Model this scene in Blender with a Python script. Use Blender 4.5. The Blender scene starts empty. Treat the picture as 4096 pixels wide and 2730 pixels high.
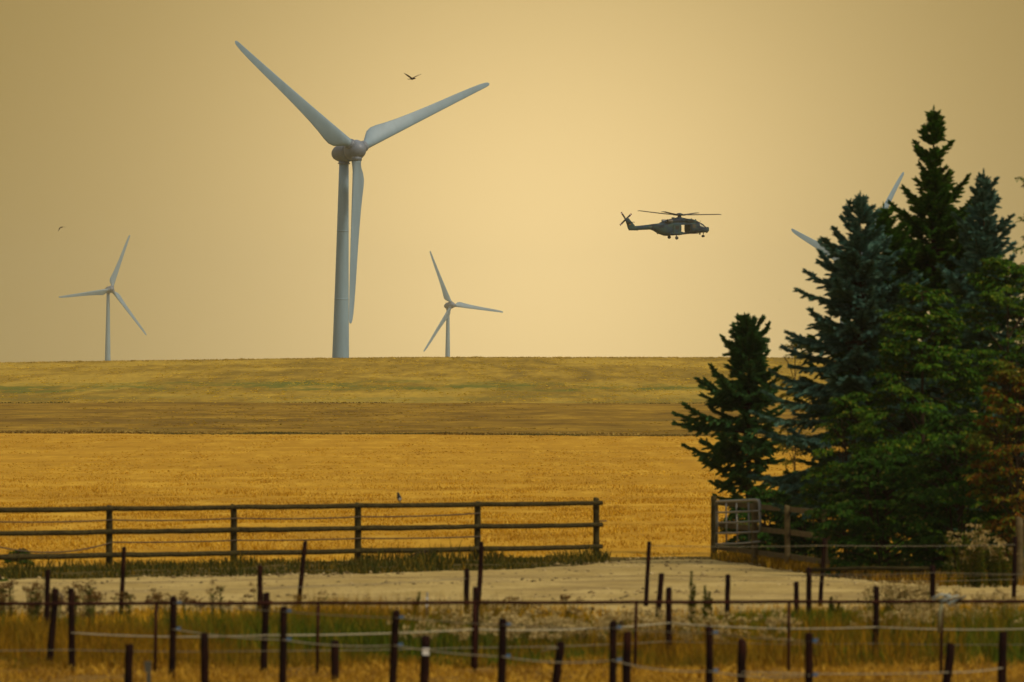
import bpy, math, random
import numpy as np
from mathutils import Vector, Matrix
R = math.radians
rng = np.random.default_rng(7)
random.seed(7)
scene = bpy.context.scene
col = scene.collection

# ------------------------------------------------------------------ camera
K = 36.0 / 400.0 / 4096.0      # tangent of view angle per photograph pixel
HZ, ZC = 1600.0, 4.0           # eye-level row, camera height above the meadow
cam_d = bpy.data.cameras.new('camera')
cam_d.sensor_width = 36.0
cam_d.lens = 400.0
cam_d.shift_y = (HZ - 1365.0) / 4096.0
cam_d.clip_start = 1.0
cam_d.clip_end = 40000.0
cam_d.dof.use_dof = True
cam_d.dof.focus_distance = 2300.0
cam_d.dof.aperture_fstop = 6.8
cam = bpy.data.objects.new('camera', cam_d)
cam.location = (0, 0, ZC)
cam.rotation_euler = (R(90), 0, 0)
col.objects.link(cam)
scene.camera = cam

# ------------------------------------------------------------------ light and sky
SUN_EL, SUN_AZ = R(48), math.atan2(0.75, -0.55)     # azimuth measured from +Y towards +X
sd = Vector((math.sin(SUN_AZ) * math.cos(SUN_EL), math.cos(SUN_AZ) * math.cos(SUN_EL), math.sin(SUN_EL)))
sun_d = bpy.data.lights.new('sun', 'SUN')
sun_d.energy = 1.5
sun_d.angle = R(14)
sun_d.color = (1.0, 0.90, 0.72)
sun = bpy.data.objects.new('sun', sun_d)
sun.rotation_euler = (-sd).to_track_quat('-Z', 'Y').to_euler()
sun.location = (0, 0, 300)
col.objects.link(sun)

world = bpy.data.worlds.new('World')
scene.world = world
world.use_nodes = True
wn, wl = world.node_tree.nodes, world.node_tree.links
wn.clear()
w_out = wn.new('ShaderNodeOutputWorld')
w_bg = wn.new('ShaderNodeBackground')
w_bg.inputs['Strength'].default_value = 0.1
w_sky = wn.new('ShaderNodeTexSky')
w_sky.sky_type = 'NISHITA'
w_sky.sun_disc = False
w_sky.sun_elevation = SUN_EL
w_sky.sun_rotation = SUN_AZ
w_sky.dust_density = 6.0
w_sky.air_density = 1.0
w_tc = wn.new('ShaderNodeTexCoord')
w_sep = wn.new('ShaderNodeSeparateXYZ')
wl.new(w_tc.outputs['Generated'], w_sep.inputs[0])
# smoke-tan horizon band that thins out into the plain sky overhead
w_el = wn.new('ShaderNodeMapRange')
w_el.interpolation_type = 'SMOOTHSTEP'
w_el.inputs['From Min'].default_value = 0.03
w_el.inputs['From Max'].default_value = 0.55
wl.new(w_sep.outputs['Z'], w_el.inputs['Value'])
w_gray = wn.new('ShaderNodeMix'); w_gray.data_type = 'RGBA'
w_gray.inputs[0].default_value = 0.55
wl.new(w_sky.outputs[0], w_gray.inputs[6])
w_gray.inputs[7].default_value = (5.8, 5.5, 4.9, 1)
# soft broad brightening of the smoke low over the field
GD = Vector(((2190 - 2048) * K, 1.0, (HZ - 1090) * K)).normalized()
w_dot = wn.new('ShaderNodeVectorMath'); w_dot.operation = 'DISTANCE'
w_nrm = wn.new('ShaderNodeVectorMath'); w_nrm.operation = 'NORMALIZE'
wl.new(w_tc.outputs['Generated'], w_nrm.inputs[0])
wl.new(w_nrm.outputs[0], w_dot.inputs[0])
w_dot.inputs[1].default_value = GD
w_div = wn.new('ShaderNodeMath'); w_div.operation = 'DIVIDE'
wl.new(w_dot.outputs['Value'], w_div.inputs[0]); w_div.inputs[1].default_value = 1450 * K
w_pw = wn.new('ShaderNodeMath'); w_pw.operation = 'POWER'
wl.new(w_div.outputs[0], w_pw.inputs[0]); w_pw.inputs[1].default_value = 1.7
w_ng = wn.new('ShaderNodeMath'); w_ng.operation = 'MULTIPLY'
wl.new(w_pw.outputs[0], w_ng.inputs[0]); w_ng.inputs[1].default_value = -1.0
w_ex = wn.new('ShaderNodeMath'); w_ex.operation = 'EXPONENT'
wl.new(w_ng.outputs[0], w_ex.inputs[0])
w_tan = wn.new('ShaderNodeMix'); w_tan.data_type = 'RGBA'
wl.new(w_ex.outputs[0], w_tan.inputs[0])
w_tan.inputs[6].default_value = (3.0, 2.05, 0.60, 1)
w_tan.inputs[7].default_value = (10.7, 7.75, 3.45, 1)
w_mix = wn.new('ShaderNodeMix'); w_mix.data_type = 'RGBA'
wl.new(w_el.outputs[0], w_mix.inputs[0])
wl.new(w_tan.outputs[2], w_mix.inputs[6])
wl.new(w_gray.outputs[2], w_mix.inputs[7])
wl.new(w_mix.outputs[2], w_bg.inputs['Color'])
wl.new(w_bg.outputs[0], w_out.inputs['Surface'])

vs = scene.view_settings
vs.view_transform = 'Standard'
vs.look = 'None'
vs.exposure = 0.0
vs.gamma = 1.0
vs.use_curve_mapping = False
scene.render.engine = 'CYCLES'
cy = scene.cycles
cy.use_denoising = True
try:
    cy.denoiser = 'OPENIMAGEDENOISE'
except Exception:
    pass
cy.max_bounces = 6
cy.diffuse_bounces = 3
cy.glossy_bounces = 2
cy.transmission_bounces = 4
cy.transparent_max_bounces = 8
cy.volume_bounces = 1
cy.caustics_reflective = False
cy.caustics_refractive = False

# ------------------------------------------------------------------ helpers
def at(px, py, d):
    """Point at distance d that stands on the sight line of photograph pixel (px, py)."""
    return Vector(((px - 2048) * K * d, d, ZC + (HZ - py) * K * d))
def gd(row):
    """Distance at which the level meadow (z = 0) shows at that row."""
    return ZC / K / (row - HZ)
def gx(px, d):
    return (px - 2048) * K * d

ORG = {}
def thing(name, label, cat, loc=(0, 0, 0), group=None):
    o = bpy.data.objects.new(name, None)
    o.empty_display_size = 0.3
    o.location = loc
    col.objects.link(o)
    o['label'] = label; o['category'] = cat
    if group: o['group'] = group
    ORG[o.name] = Vector(loc)
    return o

class MB:
    def __init__(s): s.v = []; s.f = []
    def add(s, vs, fs):
        b = len(s.v)
        s.v.extend([Vector(p) for p in vs])
        s.f.extend([tuple(i + b for i in f) for f in fs])
        return s
    def tube(s, pts, rad, n=8, cap=True, flat=None):
        pts = [Vector(p) for p in pts]
        if not hasattr(rad, '__len__'): rad = [rad] * len(pts)
        rad = [float(r_) for r_ in rad]
        vs, fs = [], []
        up = None
        for i, p in enumerate(pts):
            t = (pts[min(i + 1, len(pts) - 1)] - pts[max(i - 1, 0)])
            t = t.normalized() if t.length > 1e-9 else Vector((0, 0, 1))
            if up is None:
                up = Vector((0, 0, 1)) if abs(t.z) < 0.9 else Vector((1, 0, 0))
            a = t.cross(up)
            a = a.normalized() if a.length > 1e-6 else t.orthogonal().normalized()
            b = a.cross(t).normalized()
            up = b
            for k in range(n):
                an = 2 * math.pi * k / n
                vs.append(p + rad[i] * (math.cos(an) * a + math.sin(an) * b))
        for i in range(len(pts) - 1):
            for k in range(n):
                k2 = (k + 1) % n
                fs.append((i * n + k, i * n + k2, (i + 1) * n + k2, (i + 1) * n + k))
        if cap:
            fs.append(tuple(range(n - 1, -1, -1)))
            fs.append(tuple((len(pts) - 1) * n + k for k in range(n)))
        return s.add(vs, fs)
    def rings(s, rings, cap=True, skip=None):
        n = len(rings[0]); vs = [p for r in rings for p in r]; fs = []
        for i in range(len(rings) - 1):
            for k in range(n):
                k2 = (k + 1) % n
                q = (i * n + k, i * n + k2, (i + 1) * n + k2, (i + 1) * n + k)
                if skip and skip(i, k): continue
                fs.append(q)
        if cap:
            fs.append(tuple(range(n - 1, -1, -1)))
            fs.append(tuple((len(rings) - 1) * n + k for k in range(n)))
        if skip:
            used = sorted({i for f in fs for i in f}); mp = {u: k for k, u in enumerate(used)}
            vs = [vs[u] for u in used]; fs = [tuple(mp[i] for i in f) for f in fs]
        return s.add(vs, fs)
    def box(s, c, ax, ay, az):
        """centre and three half-axis vectors"""
        c, ax, ay, az = map(Vector, (c, ax, ay, az))
        vs = [c + i * ax + j * ay + k * az for i in (-1, 1) for j in (-1, 1) for k in (-1, 1)]
        return s.add(vs, [(0, 1, 3, 2), (4, 6, 7, 5), (0, 4, 5, 1), (2, 3, 7, 6), (0, 2, 6, 4), (1, 5, 7, 3)])
    def ball(s, c, r, nu=10, nv=7, sc=(1, 1, 1)):
        c = Vector(c); rg = []
        for i in range(nv + 1):
            a = -math.pi / 2 + math.pi * (0.04 + 0.92 * i / nv)
            rg.append([c + Vector((sc[0] * r * math.cos(a) * math.cos(2 * math.pi * k / nu),
                                   sc[1] * r * math.cos(a) * math.sin(2 * math.pi * k / nu),
                                   sc[2] * r * math.sin(a))) for k in range(nu)])
        return s.rings(rg)
    def build(s, name, mat, parent=None, smooth=True, kind=None, label=None):
        org = ORG[parent.name] if parent else Vector((0, 0, 0))
        me = bpy.data.meshes.new(name)
        me.from_pydata([tuple(p - org) for p in s.v], [], s.f)
        if smooth:
            me.polygons.foreach_set('use_smooth', [True] * len(me.polygons))
        me.materials.append(mat)
        me.update()
        o = bpy.data.objects.new(name, me)
        col.objects.link(o)
        if parent:
            o.parent = parent
            ORG[o.name] = org
        if kind: o['kind'] = kind
        if label: o['label'] = label
        return o

def np_mesh(name, V, F, mat, parent=None, kind=None, label=None, cat=None, smooth=False):
    """V (n,3), F (m,3|4) -> one mesh object, fast."""
    org = np.array(ORG[parent.name]) if parent else np.zeros(3)
    V = np.asarray(V, dtype=np.float64) - org
    F = np.asarray(F, dtype=np.int32)
    me = bpy.data.meshes.new(name)
    me.vertices.add(len(V)); me.vertices.foreach_set('co', V.astype(np.float32).ravel())
    m, k = F.shape
    me.loops.add(m * k); me.loops.foreach_set('vertex_index', F.ravel())
    me.polygons.add(m)
    me.polygons.foreach_set('loop_start', np.arange(0, m * k, k, dtype=np.int32))
    me.polygons.foreach_set('loop_total', np.full(m, k, dtype=np.int32))
    if smooth: me.polygons.foreach_set('use_smooth', np.ones(m, dtype=bool))
    me.materials.append(mat)
    me.update(calc_edges=True)
    me.validate()
    o = bpy.data.objects.new(name, me)
    col.objects.link(o)
    if parent:
        o.parent = parent; ORG[o.name] = Vector(org)
    if kind: o['kind'] = kind
    if label: o['label'] = label
    if cat: o['category'] = cat
    return o

# ------------------------------------------------------------------ materials
class NT:
    def __init__(s, name):
        s.m = bpy.data.materials.new(name); s.m.use_nodes = True
        s.n, s.l = s.m.node_tree.nodes, s.m.node_tree.links
        s.n.clear()
        s.out = s.n.new('ShaderNodeOutputMaterial')
        s.tc = s.n.new('ShaderNodeTexCoord')
    def noise(s, scale=(1, 1, 1), det=3.0, rough=0.55, src='Object', dist=0.0, off=(0, 0, 0)):
        mp = s.n.new('ShaderNodeMapping'); mp.inputs['Scale'].default_value = scale
        mp.inputs['Location'].default_value = off
        s.l.new(s.tc.outputs[src], mp.inputs[0])
        nz = s.n.new('ShaderNodeTexNoise')
        nz.inputs['Scale'].default_value = 1.0
        nz.inputs['Detail'].default_value = det; nz.inputs['Roughness'].default_value = rough
        nz.inputs['Distortion'].default_value = dist
        s.l.new(mp.outputs[0], nz.inputs['Vector'])
        return nz.outputs['Fac']
    def ramp(s, fac, stops):
        r = s.n.new('ShaderNodeValToRGB'); e = r.color_ramp.elements
        while len(e) < len(stops): e.new(0.5)
        for i, (p, c) in enumerate(stops):
            e[i].position = p; e[i].color = (*c, 1) if len(c) == 3 else c
        s.l.new(fac, r.inputs[0]); return r.outputs[0]
    def maprange(s, v, a, b, c=0.0, d=1.0, smooth=True):
        m = s.n.new('ShaderNodeMapRange')
        if smooth: m.interpolation_type = 'SMOOTHSTEP'
        for k, x in zip(('From Min', 'From Max', 'To Min', 'To Max'), (a, b, c, d)):
            m.inputs[k].default_value = x
        s.l.new(v, m.inputs['Value']); return m.outputs[0]
    def math(s, op, a, b=None):
        m = s.n.new('ShaderNodeMath'); m.operation = op
        for i, x in enumerate((a, b)):
            if x is None: continue
            if isinstance(x, (int, float)): m.inputs[i].default_value = x
            else: s.l.new(x, m.inputs[i])
        return m.outputs[0]
    def mix(s, fac, a, b, mode='MIX'):
        m = s.n.new('ShaderNodeMix'); m.data_type = 'RGBA'; m.blend_type = mode
        for i, x in ((0, fac), (6, a), (7, b)):
            if isinstance(x, (int, float)): m.inputs[i].default_value = x
            elif isinstance(x, tuple): m.inputs[i].default_value = (*x, 1) if len(x) == 3 else x
            else: s.l.new(x, m.inputs[i])
        return m.outputs[2]
    def xyz(s, src='Object'):
        p = s.n.new('ShaderNodeSeparateXYZ'); s.l.new(s.tc.outputs[src], p.inputs[0]); return p.outputs
    def bump(s, h, strength=0.4, dist=0.05):
        b = s.n.new('ShaderNodeBump'); b.inputs['Strength'].default_value = strength
        b.inputs['Distance'].default_value = dist; s.l.new(h, b.inputs['Height']); return b.outputs[0]
    def done(s, color, rough=0.8, normal=None, metal=0.0, spec=0.3, trans=None):
        p = s.n.new('ShaderNodeBsdfPrincipled')
        if isinstance(color, tuple): p.inputs['Base Color'].default_value = (*color, 1)
        else: s.l.new(color, p.inputs['Base Color'])
        if isinstance(rough, (int, float)): p.inputs['Roughness'].default_value = rough
        else: s.l.new(rough, p.inputs['Roughness'])
        p.inputs['Metallic'].default_value = metal
        p.inputs['Specular IOR Level'].default_value = spec
        if normal is not None: s.l.new(normal, p.inputs['Normal'])
        if trans:
            t = s.n.new('ShaderNodeBsdfTranslucent')
            if isinstance(color, tuple): t.inputs['Color'].default_value = (*color, 1)
            else: s.l.new(color, t.inputs['Color'])
            mx = s.n.new('ShaderNodeMixShader'); mx.inputs[0].default_value = trans
            s.l.new(p.outputs[0], mx.inputs[1]); s.l.new(t.outputs[0], mx.inputs[2])
            s.l.new(mx.outputs[0], s.out.inputs['Surface'])
        else:
            s.l.new(p.outputs[0], s.out.inputs['Surface'])
        return s.m

def island_mat(name, stops, patch=None, rough=0.8, trans=0.2, spec=0.03):
    """Leaf / blade colour: every loose piece its own tint, plus patches by place."""
    t = NT(name)
    g = t.n.new('ShaderNodeNewGeometry')
    c = t.ramp(g.outputs['Random Per Island'], stops)
    if patch:
        scale, colr, a, b, amt = patch
        f = t.maprange(t.noise(scale, 3), a, b, 0, amt)
        c = t.mix(f, c, colr)
    return t.done(c, rough, trans=trans, spec=spec)

def m_stubble():
    t = NT('stubble_field')
    P = t.xyz()
    streak = t.noise((0.04, 0.06, 1), 6, 0.66)
    fine = t.noise((2.0, 0.22, 1), 5, 0.72)
    c = t.ramp(streak, [(0.30, (0.36, 0.18, 0.006)), (0.5, (0.50, 0.265, 0.012)), (0.70, (0.66, 0.375, 0.028))])
    f2 = t.maprange(fine, 0.3, 0.72, 0.0, 0.45)
    c = t.mix(f2, c, (0.38, 0.19, 0.006), 'MIX')
    mot = t.noise((0.9, 0.055, 1), 6, 0.70, off=(1, 7, 0))
    c = t.mix(t.maprange(mot, 0.5, 0.66, 0, 0.5), c, (0.66, 0.39, 0.035))
    c = t.mix(t.maprange(mot, 0.48, 0.34, 0, 0.5), c, (0.35, 0.17, 0.006))
    # combine swaths running across the field
    w = t.n.new('ShaderNodeTexWave'); w.wave_type = 'BANDS'; w.bands_direction = 'Y'
    mp = t.n.new('ShaderNodeMapping'); mp.inputs['Rotation'].default_value = (0, 0, R(2.5))
    mp.inputs['Scale'].default_value = (0.02, 0.012, 1)
    t.l.new(t.tc.outputs['Object'], mp.inputs[0]); t.l.new(mp.outputs[0], w.inputs['Vector'])
    w.inputs['Scale'].default_value = 1.0; w.inputs['Distortion'].default_value = 6.0
    w.inputs['Detail'].default_value = 3.0
    c = t.mix(t.maprange(w.outputs['Fac'], 0.45, 0.95, 0, 0.35), c, (0.40, 0.195, 0.006))
    # bits of dark soil between the rows, nearer the fence
    sp = t.maprange(t.noise((2.6, 0.35, 1), 3, 0.6), 0.62, 0.76, 0, 0.6)
    near = t.maprange(P['Y'], 300, 470, 1.0, 0.0)
    c = t.mix(t.math('MULTIPLY', sp, near), c, (0.13, 0.07, 0.014))
    return t.done(c, 0.9, t.bump(fine, 0.6, 0.15), spec=0.1)

def m_bare():
    t = NT('bare_field')
    streak = t.noise((0.16, 0.035, 1), 6, 0.70)
    s2 = t.noise((0.06, 0.02, 1), 3, 0.5, off=(4, 9, 0))
    fine = t.noise((1.6, 0.10, 1), 5, 0.7)
    c = t.ramp(streak, [(0.32, (0.11, 0.060, 0.005)), (0.5, (0.24, 0.138, 0.012)), (0.68, (0.42, 0.25, 0.024))])
    line = t.noise((0.004, 0.10, 1), 3, 0.6, off=(0, 3, 0))
    c = t.mix(t.maprange(line, 0.52, 0.64, 0, 0.55), c, (0.13, 0.075, 0.011))
    c = t.mix(t.maprange(line, 0.46, 0.36, 0, 0.4), c, (0.38, 0.23, 0.022))
    c = t.mix(t.maprange(s2, 0.55, 0.72, 0, 0.5), c, (0.15, 0.115, 0.022))
    c = t.mix(t.maprange(fine, 0.35, 0.75, 0, 0.4), c, (0.16, 0.085, 0.018))
    return t.done(c, 0.95, spec=0.05)

def m_hill():
    t = NT('dry_hill_grass')
    P = t.xyz()
    s1 = t.noise((0.45, 0.016, 1), 6, 0.68)
    col_ = t.noise((0.07, 0.0025, 1), 4, 0.55, off=(3, 0, 0), dist=0.4)
    fine = t.noise((2.2, 0.06, 1), 5, 0.7)
    c = t.ramp(s1, [(0.30, (0.19, 0.118, 0.011)), (0.5, (0.32, 0.200, 0.020)), (0.68, (0.48, 0.305, 0.033))])
    c = t.mix(t.maprange(col_, 0.50, 0.62, 0, 0.6), c, (0.52, 0.345, 0.045))
    c = t.mix(t.maprange(col_, 0.48, 0.38, 0, 0.5), c, (0.18, 0.12, 0.013))
    c = t.mix(t.maprange(fine, 0.32, 0.74, 0, 0.4), c, (0.21, 0.14, 0.03))
    # damp green strip along the foot of the slope
    wob = t.noise((0.018, 0.0, 1), 3, 0.5, off=(7, 0, 0))
    yy = t.math('ADD', P['Y'], t.math('MULTIPLY', t.math('SUBTRACT', wob, 0.5), 190.0))
    xr = t.maprange(P['X'], 10, 45, 1.0, 0.25)
    band = t.math('MULTIPLY', t.maprange(yy, 1085, 1125), t.maprange(yy, 1215, 1165))
    patch = t.maprange(t.noise((0.11, 0.018, 1), 6, 0.7), 0.42, 0.60)
    c = t.mix(t.math('MULTIPLY', t.math('MULTIPLY', band, patch), t.math('MULTIPLY', xr, 0.8)), c, (0.095, 0.125, 0.018))
    lowg = t.maprange(P['Y'], 1110, 1020)
    c = t.mix(t.math('MULTIPLY', t.math('MULTIPLY', lowg, t.maprange(t.noise((0.05, 0.03, 1), 3), 0.45, 0.65)), 0.45), c, (0.15, 0.145, 0.03))
    # worn wheel tracks that wind up the slope
    for x0, amp in ((-2.0, 4.0), (6.3, 3.4)):
        sw = t.math('MULTIPLY', t.math('SINE', t.math('MULTIPLY', t.math('SUBTRACT', P['Y'], 1180.0), 0.0155)), amp)
        dx = t.math('ABSOLUTE', t.math('SUBTRACT', P['X'], t.math('ADD', sw, x0 - 1.0)))
        m = t.math('MULTIPLY', t.maprange(dx, 1.1, 0.3, 0, 0.4), t.maprange(P['Y'], 1180, 1230))
        c = t.mix(m, c, (0.15, 0.105, 0.022))
    return t.done(c, 0.95, spec=0.05)

def m_meadow():
    t = NT('meadow_soil')
    a = t.noise((0.5, 0.25, 1), 5, 0.65)
    b = t.noise((3.0, 1.2, 1), 4, 0.7)
    c = t.ramp(a, [(0.3, (0.085, 0.045, 0.008)), (0.52, (0.19, 0.10, 0.016)), (0.72, (0.30, 0.17, 0.03))])
    c = t.mix(t.maprange(b, 0.4, 0.7, 0, 0.6), c, (0.075, 0.038, 0.008))
    ol = t.math('MULTIPLY', t.maprange(t.xyz()['Y'], 236, 246), t.maprange(t.noise((0.6, 0.3, 1), 3), 0.28, 0.5))
    c = t.mix(t.math('MULTIPLY', ol, 0.85), c, (0.065, 0.052, 0.010))
    return t.done(c, 0.95, t.bump(b, 0.7, 0.08), spec=0.05)

def m_track():
    t = NT('sandy_track')
    a = t.noise((0.5, 0.14, 1), 6, 0.68)
    b = t.noise((3.5, 0.6, 1), 5, 0.7)
    c = t.ramp(a, [(0.3, (0.29, 0.20, 0.058)), (0.5, (0.41, 0.295, 0.095)), (0.72, (0.52, 0.385, 0.14))])
    c = t.mix(t.maprange(b, 0.5, 0.75, 0, 0.5), c, (0.24, 0.165, 0.068))
    st = t.maprange(t.noise((6, 1.3, 1), 3, 0.6), 0.62, 0.70, 0, 0.8)
    c = t.mix(st, c, (0.16, 0.11, 0.05))
    dirt = t.maprange(t.noise((0.30, 0.16, 1), 5, 0.65, off=(2, 5, 0)), 0.5, 0.66, 0, 0.6)
    c = t.mix(dirt, c, (0.22, 0.15, 0.055))
    return t.done(c, 0.95, t.bump(b, 0.8, 0.06), spec=0.05)

def m_wood(name, base, dark, sc=9.0):
    t = NT(name)
    a = t.noise((sc * 0.25, sc, sc), 4, 0.65)
    b = t.noise((1.3, 1.3, 5), 3, 0.6, off=(3, 2, 1))
    c = t.ramp(a, [(0.3, dark), (0.7, base)])
    c = t.mix(t.maprange(b, 0.5, 0.72, 0, 0.6), c, dark)
    return t.done(c, 0.95, t.bump(a, 0.6, 0.02), spec=0.04)

def m_rust(name='rusty_steel', base=(0.018, 0.006, 0.004), dark=(0.006, 0.003, 0.003), base2=(0.045, 0.013, 0.006)):
    t = NT(name)
    a = t.noise((9, 9, 5), 4, 0.65)
    b = t.noise((2, 2, 1.6), 3, 0.6)
    c = t.ramp(a, [(0.34, dark), (0.62, base)])
    c = t.mix(t.maprange(b, 0.52, 0.75, 0, 0.6), c, base2)
    return t.done(c, 0.9, t.bump(a, 0.5, 0.01), spec=0.05)

def m_plain(name, c, rough=0.6, var=0.12, sc=3.0, metal=0.0, spec=0.4):
    t = NT(name)
    n = t.noise((sc, sc, sc), 4, 0.6)
    d = tuple(x * (1 - var * 2) for x in c)
    return t.done(t.ramp(n, [(0.3, d), (0.7, c)]), rough, metal=metal, spec=spec)

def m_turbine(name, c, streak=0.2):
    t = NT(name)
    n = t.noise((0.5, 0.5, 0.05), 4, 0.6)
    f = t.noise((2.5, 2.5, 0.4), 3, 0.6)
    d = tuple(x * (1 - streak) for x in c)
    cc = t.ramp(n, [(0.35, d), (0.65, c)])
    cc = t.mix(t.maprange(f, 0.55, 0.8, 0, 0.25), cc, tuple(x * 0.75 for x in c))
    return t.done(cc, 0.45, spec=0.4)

def m_camo():
    t = NT('camouflage_paint')
    a = t.noise((0.55, 0.55, 0.7), 2, 0.4, dist=0.6)
    b = t.noise((0.6, 0.6, 0.8), 2, 0.4, dist=0.6, off=(5, 3, 8))
    c = t.mix(t.maprange(a, 0.47, 0.53), (0.020, 0.050, 0.078), (0.028, 0.064, 0.064))
    c = t.mix(t.maprange(b, 0.56, 0.60), c, (0.012, 0.026, 0.048))
    c = t.mix(t.maprange(t.noise((6, 6, 6), 3), 0.5, 0.8, 0, 0.3), c, (0.06, 0.07, 0.06))
    return t.done(c, 0.8, spec=0.08)

def m_glass(name='canopy_glass'):
    t = NT(name)
    g = t.n.new('ShaderNodeBsdfGlossy'); g.inputs['Roughness'].default_value = 0.08
    g.inputs['Color'].default_value = (0.8, 0.85, 0.9, 1)
    tr = t.n.new('ShaderNodeBsdfTransparent'); tr.inputs['Color'].default_value = (0.80, 0.84, 0.84, 1)
    mx = t.n.new('ShaderNodeMixShader'); mx.inputs[0].default_value = 0.16
    t.l.new(tr.outputs[0], mx.inputs[1]); t.l.new(g.outputs[0], mx.inputs[2])
    t.l.new(mx.outputs[0], t.out.inputs['Surface'])
    return t.m

M = dict(
    stubble=m_stubble(), bare=m_bare(), hill=m_hill(), meadow=m_meadow(), track=m_track(),
    plain=m_plain('far_plain', (0.24, 0.17, 0.05), 0.95, sc=0.01, spec=0.05),
    fence=m_wood('weathered_fence_wood', (0.075, 0.058, 0.019), (0.024, 0.018, 0.007)),
    board=m_wood('grey_board_wood', (0.16, 0.12, 0.052), (0.07, 0.05, 0.021)),
    rust=m_rust(), pipe=m_rust('rusty_pipe', (0.045, 0.013, 0.008), (0.018, 0.006, 0.004), (0.075, 0.025, 0.013)),
    wire=m_plain('dull_wire', (0.10, 0.065, 0.03), 0.7, sc=20),
    galv=m_plain('galvanised_steel', (0.20, 0.19, 0.15), 0.55, sc=8, metal=0.35),
    rope=m_plain('white_rope', (0.46, 0.41, 0.26), 0.8, sc=15, spec=0.1),
    thin=m_plain('pale_wire', (0.25, 0.22, 0.14), 0.7, sc=15, spec=0.1),
    blue=m_plain('blue_plastic', (0.06, 0.15, 0.28), 0.5, sc=30),
    whiteplastic=m_plain('white_plastic', (0.78, 0.76, 0.68), 0.5, sc=30),
    greyplastic=m_plain('grey_plastic', (0.075, 0.07, 0.045), 0.6, sc=20),
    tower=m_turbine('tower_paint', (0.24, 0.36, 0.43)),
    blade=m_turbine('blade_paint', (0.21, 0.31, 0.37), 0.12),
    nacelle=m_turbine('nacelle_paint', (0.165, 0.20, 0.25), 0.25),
    bird=m_plain('dark_feathers', (0.035, 0.022, 0.014), 0.8, sc=8),
    birdwhite=m_plain('white_feathers', (0.55, 0.52, 0.45), 0.8, sc=8),
    camo=m_camo(), glass=m_glass(),
    rotor=m_plain('rotor_grey', (0.055, 0.052, 0.042), 0.6, sc=1),
    tyre=m_plain('tyre_rubber', (0.014, 0.016, 0.018), 0.85, sc=5),
    black=m_plain('matt_black', (0.012, 0.014, 0.016), 0.7, sc=5),
    redtip=m_plain('dark_red_paint', (0.20, 0.035, 0.03), 0.6, sc=5),
    whitetip=m_plain('white_paint', (0.7, 0.68, 0.62), 0.6, sc=5),
    gold=m_plain('gold_paint', (0.5, 0.30, 0.03), 0.6, sc=5),
    exhaust=m_plain('exhaust_metal', (0.17, 0.16, 0.14), 0.5, sc=3, metal=0.5),
    bark=m_wood('conifer_bark', (0.060, 0.040, 0.022), (0.022, 0.014, 0.008), 5),
    lamp=m_plain('amber_lamp', (0.75, 0.55, 0.06), 0.4, sc=3),
)

# ------------------------------------------------------------------ terrain
PROF_D = [-400, 289, 330, 390, 450, 550, 620, 700, 780, 880, 1000, 1120, 1250, 1380, 1460, 1500, 1560, 1700, 2400, 20000]
PROF_R = [None, None, 2130, 2042, 1972, 1858, 1800, 1742, 1704, 1656, 1612, 1562, 1507, 1460, 1436, 1430, None, None, None, None]
PROF_Z = []
for d_, r_ in zip(PROF_D, PROF_R):
    PROF_Z.append(ZC + (HZ - r_) * K * d_ if r_ else 0.0)
PROF_Z[-4:] = [9.2, 5.0, -20.0, -20.0]
def zg(x, d):
    x = np.asarray(x, float); d = np.asarray(d, float)
    z = np.interp(d, PROF_D, PROF_Z)
    f = np.clip((d - 900) / 500, 0, 1)
    side = np.clip((-x - 12) / 55, 0, 3)
    right = np.clip((x - 15) / 60, 0, 3)
    z = z - f * (0.70 * side ** 1.15 + 0.18 * right)
    return z

def xcols(half, step):
    c = list(np.arange(-half, half + 1e-6, step))
    e = [half * 1.6, half * 3, half * 8, 700, 1600, 3500, 6500]
    e = [v for v in e if v > half * 1.2]
    e = sorted(set(e))
    return np.array([-v for v in reversed(e)] + c + e)
def sheet(name, mat, d0f, d1f, nd, half, step, lift=0.0, rough=0.0, ease=1.0, seed=1):
    xs = xcols(half, step)
    t = np.linspace(0, 1, nd) ** ease
    X = np.repeat(xs[None, :], nd, 0)
    D = d0f(X) * (1 - t[:, None]) + d1f(X) * t[:, None]
    Z = zg(X, D) + lift
    if rough:
        r = np.random.default_rng(seed).normal(0, rough, Z.shape)
        r[:, :7] = 0; r[:, -7:] = 0
        r[0] = 0; r[-1] = 0
        Z = Z + r
    n = len(xs)
    V = np.stack([X, D, Z], -1).reshape(-1, 3)
    i, j = np.meshgrid(np.arange(nd - 1), np.arange(n - 1), indexing='ij')
    a = (i * n + j).ravel()
    F = np.stack([a, a + 1, a + n + 1, a + n], -1)
    return np_mesh(name, V, F, mat, kind='structure', smooth=True)

def wob(x, amp, freqs, ph):
    return sum(amp / (k + 1) * np.sin(x * f + ph * (k + 1)) for k, f in enumerate(freqs))
FENCE_A, FENCE_B = at(-65, 2275, 270.0), at(2385, 2240, 289.0)
def fence_d(x):
    return np.interp(x, [FENCE_A.x, FENCE_B.x], [270.0, 289.0])
def edge_field(x):      # near edge of the stubble field: the line of the fence
    return np.clip(fence_d(x), 262, 290) + 0.8 + wob(x, 0.5, [1.3, 2.9], 1)
def edge_bare(x):       # grass bank between stubble and the bare field
    return 700.0 - 0.62 * np.clip(x, -60, 60) * 0.9 + wob(x, 3.0, [0.11, 0.31, 0.7], 2)
def edge_hill(x):
    return 1000.0 + wob(x, 7.0, [0.07, 0.21], 4)
sheet('meadow_ground', M['meadow'], lambda x: x * 0 - 380.0, edge_field, 70, 26, 0.6, ease=0.25, rough=0.015, seed=2)
sheet('stubble_field', M['stubble'], edge_field, edge_bare, 90, 42, 0.9, rough=0.02, seed=3)
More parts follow.
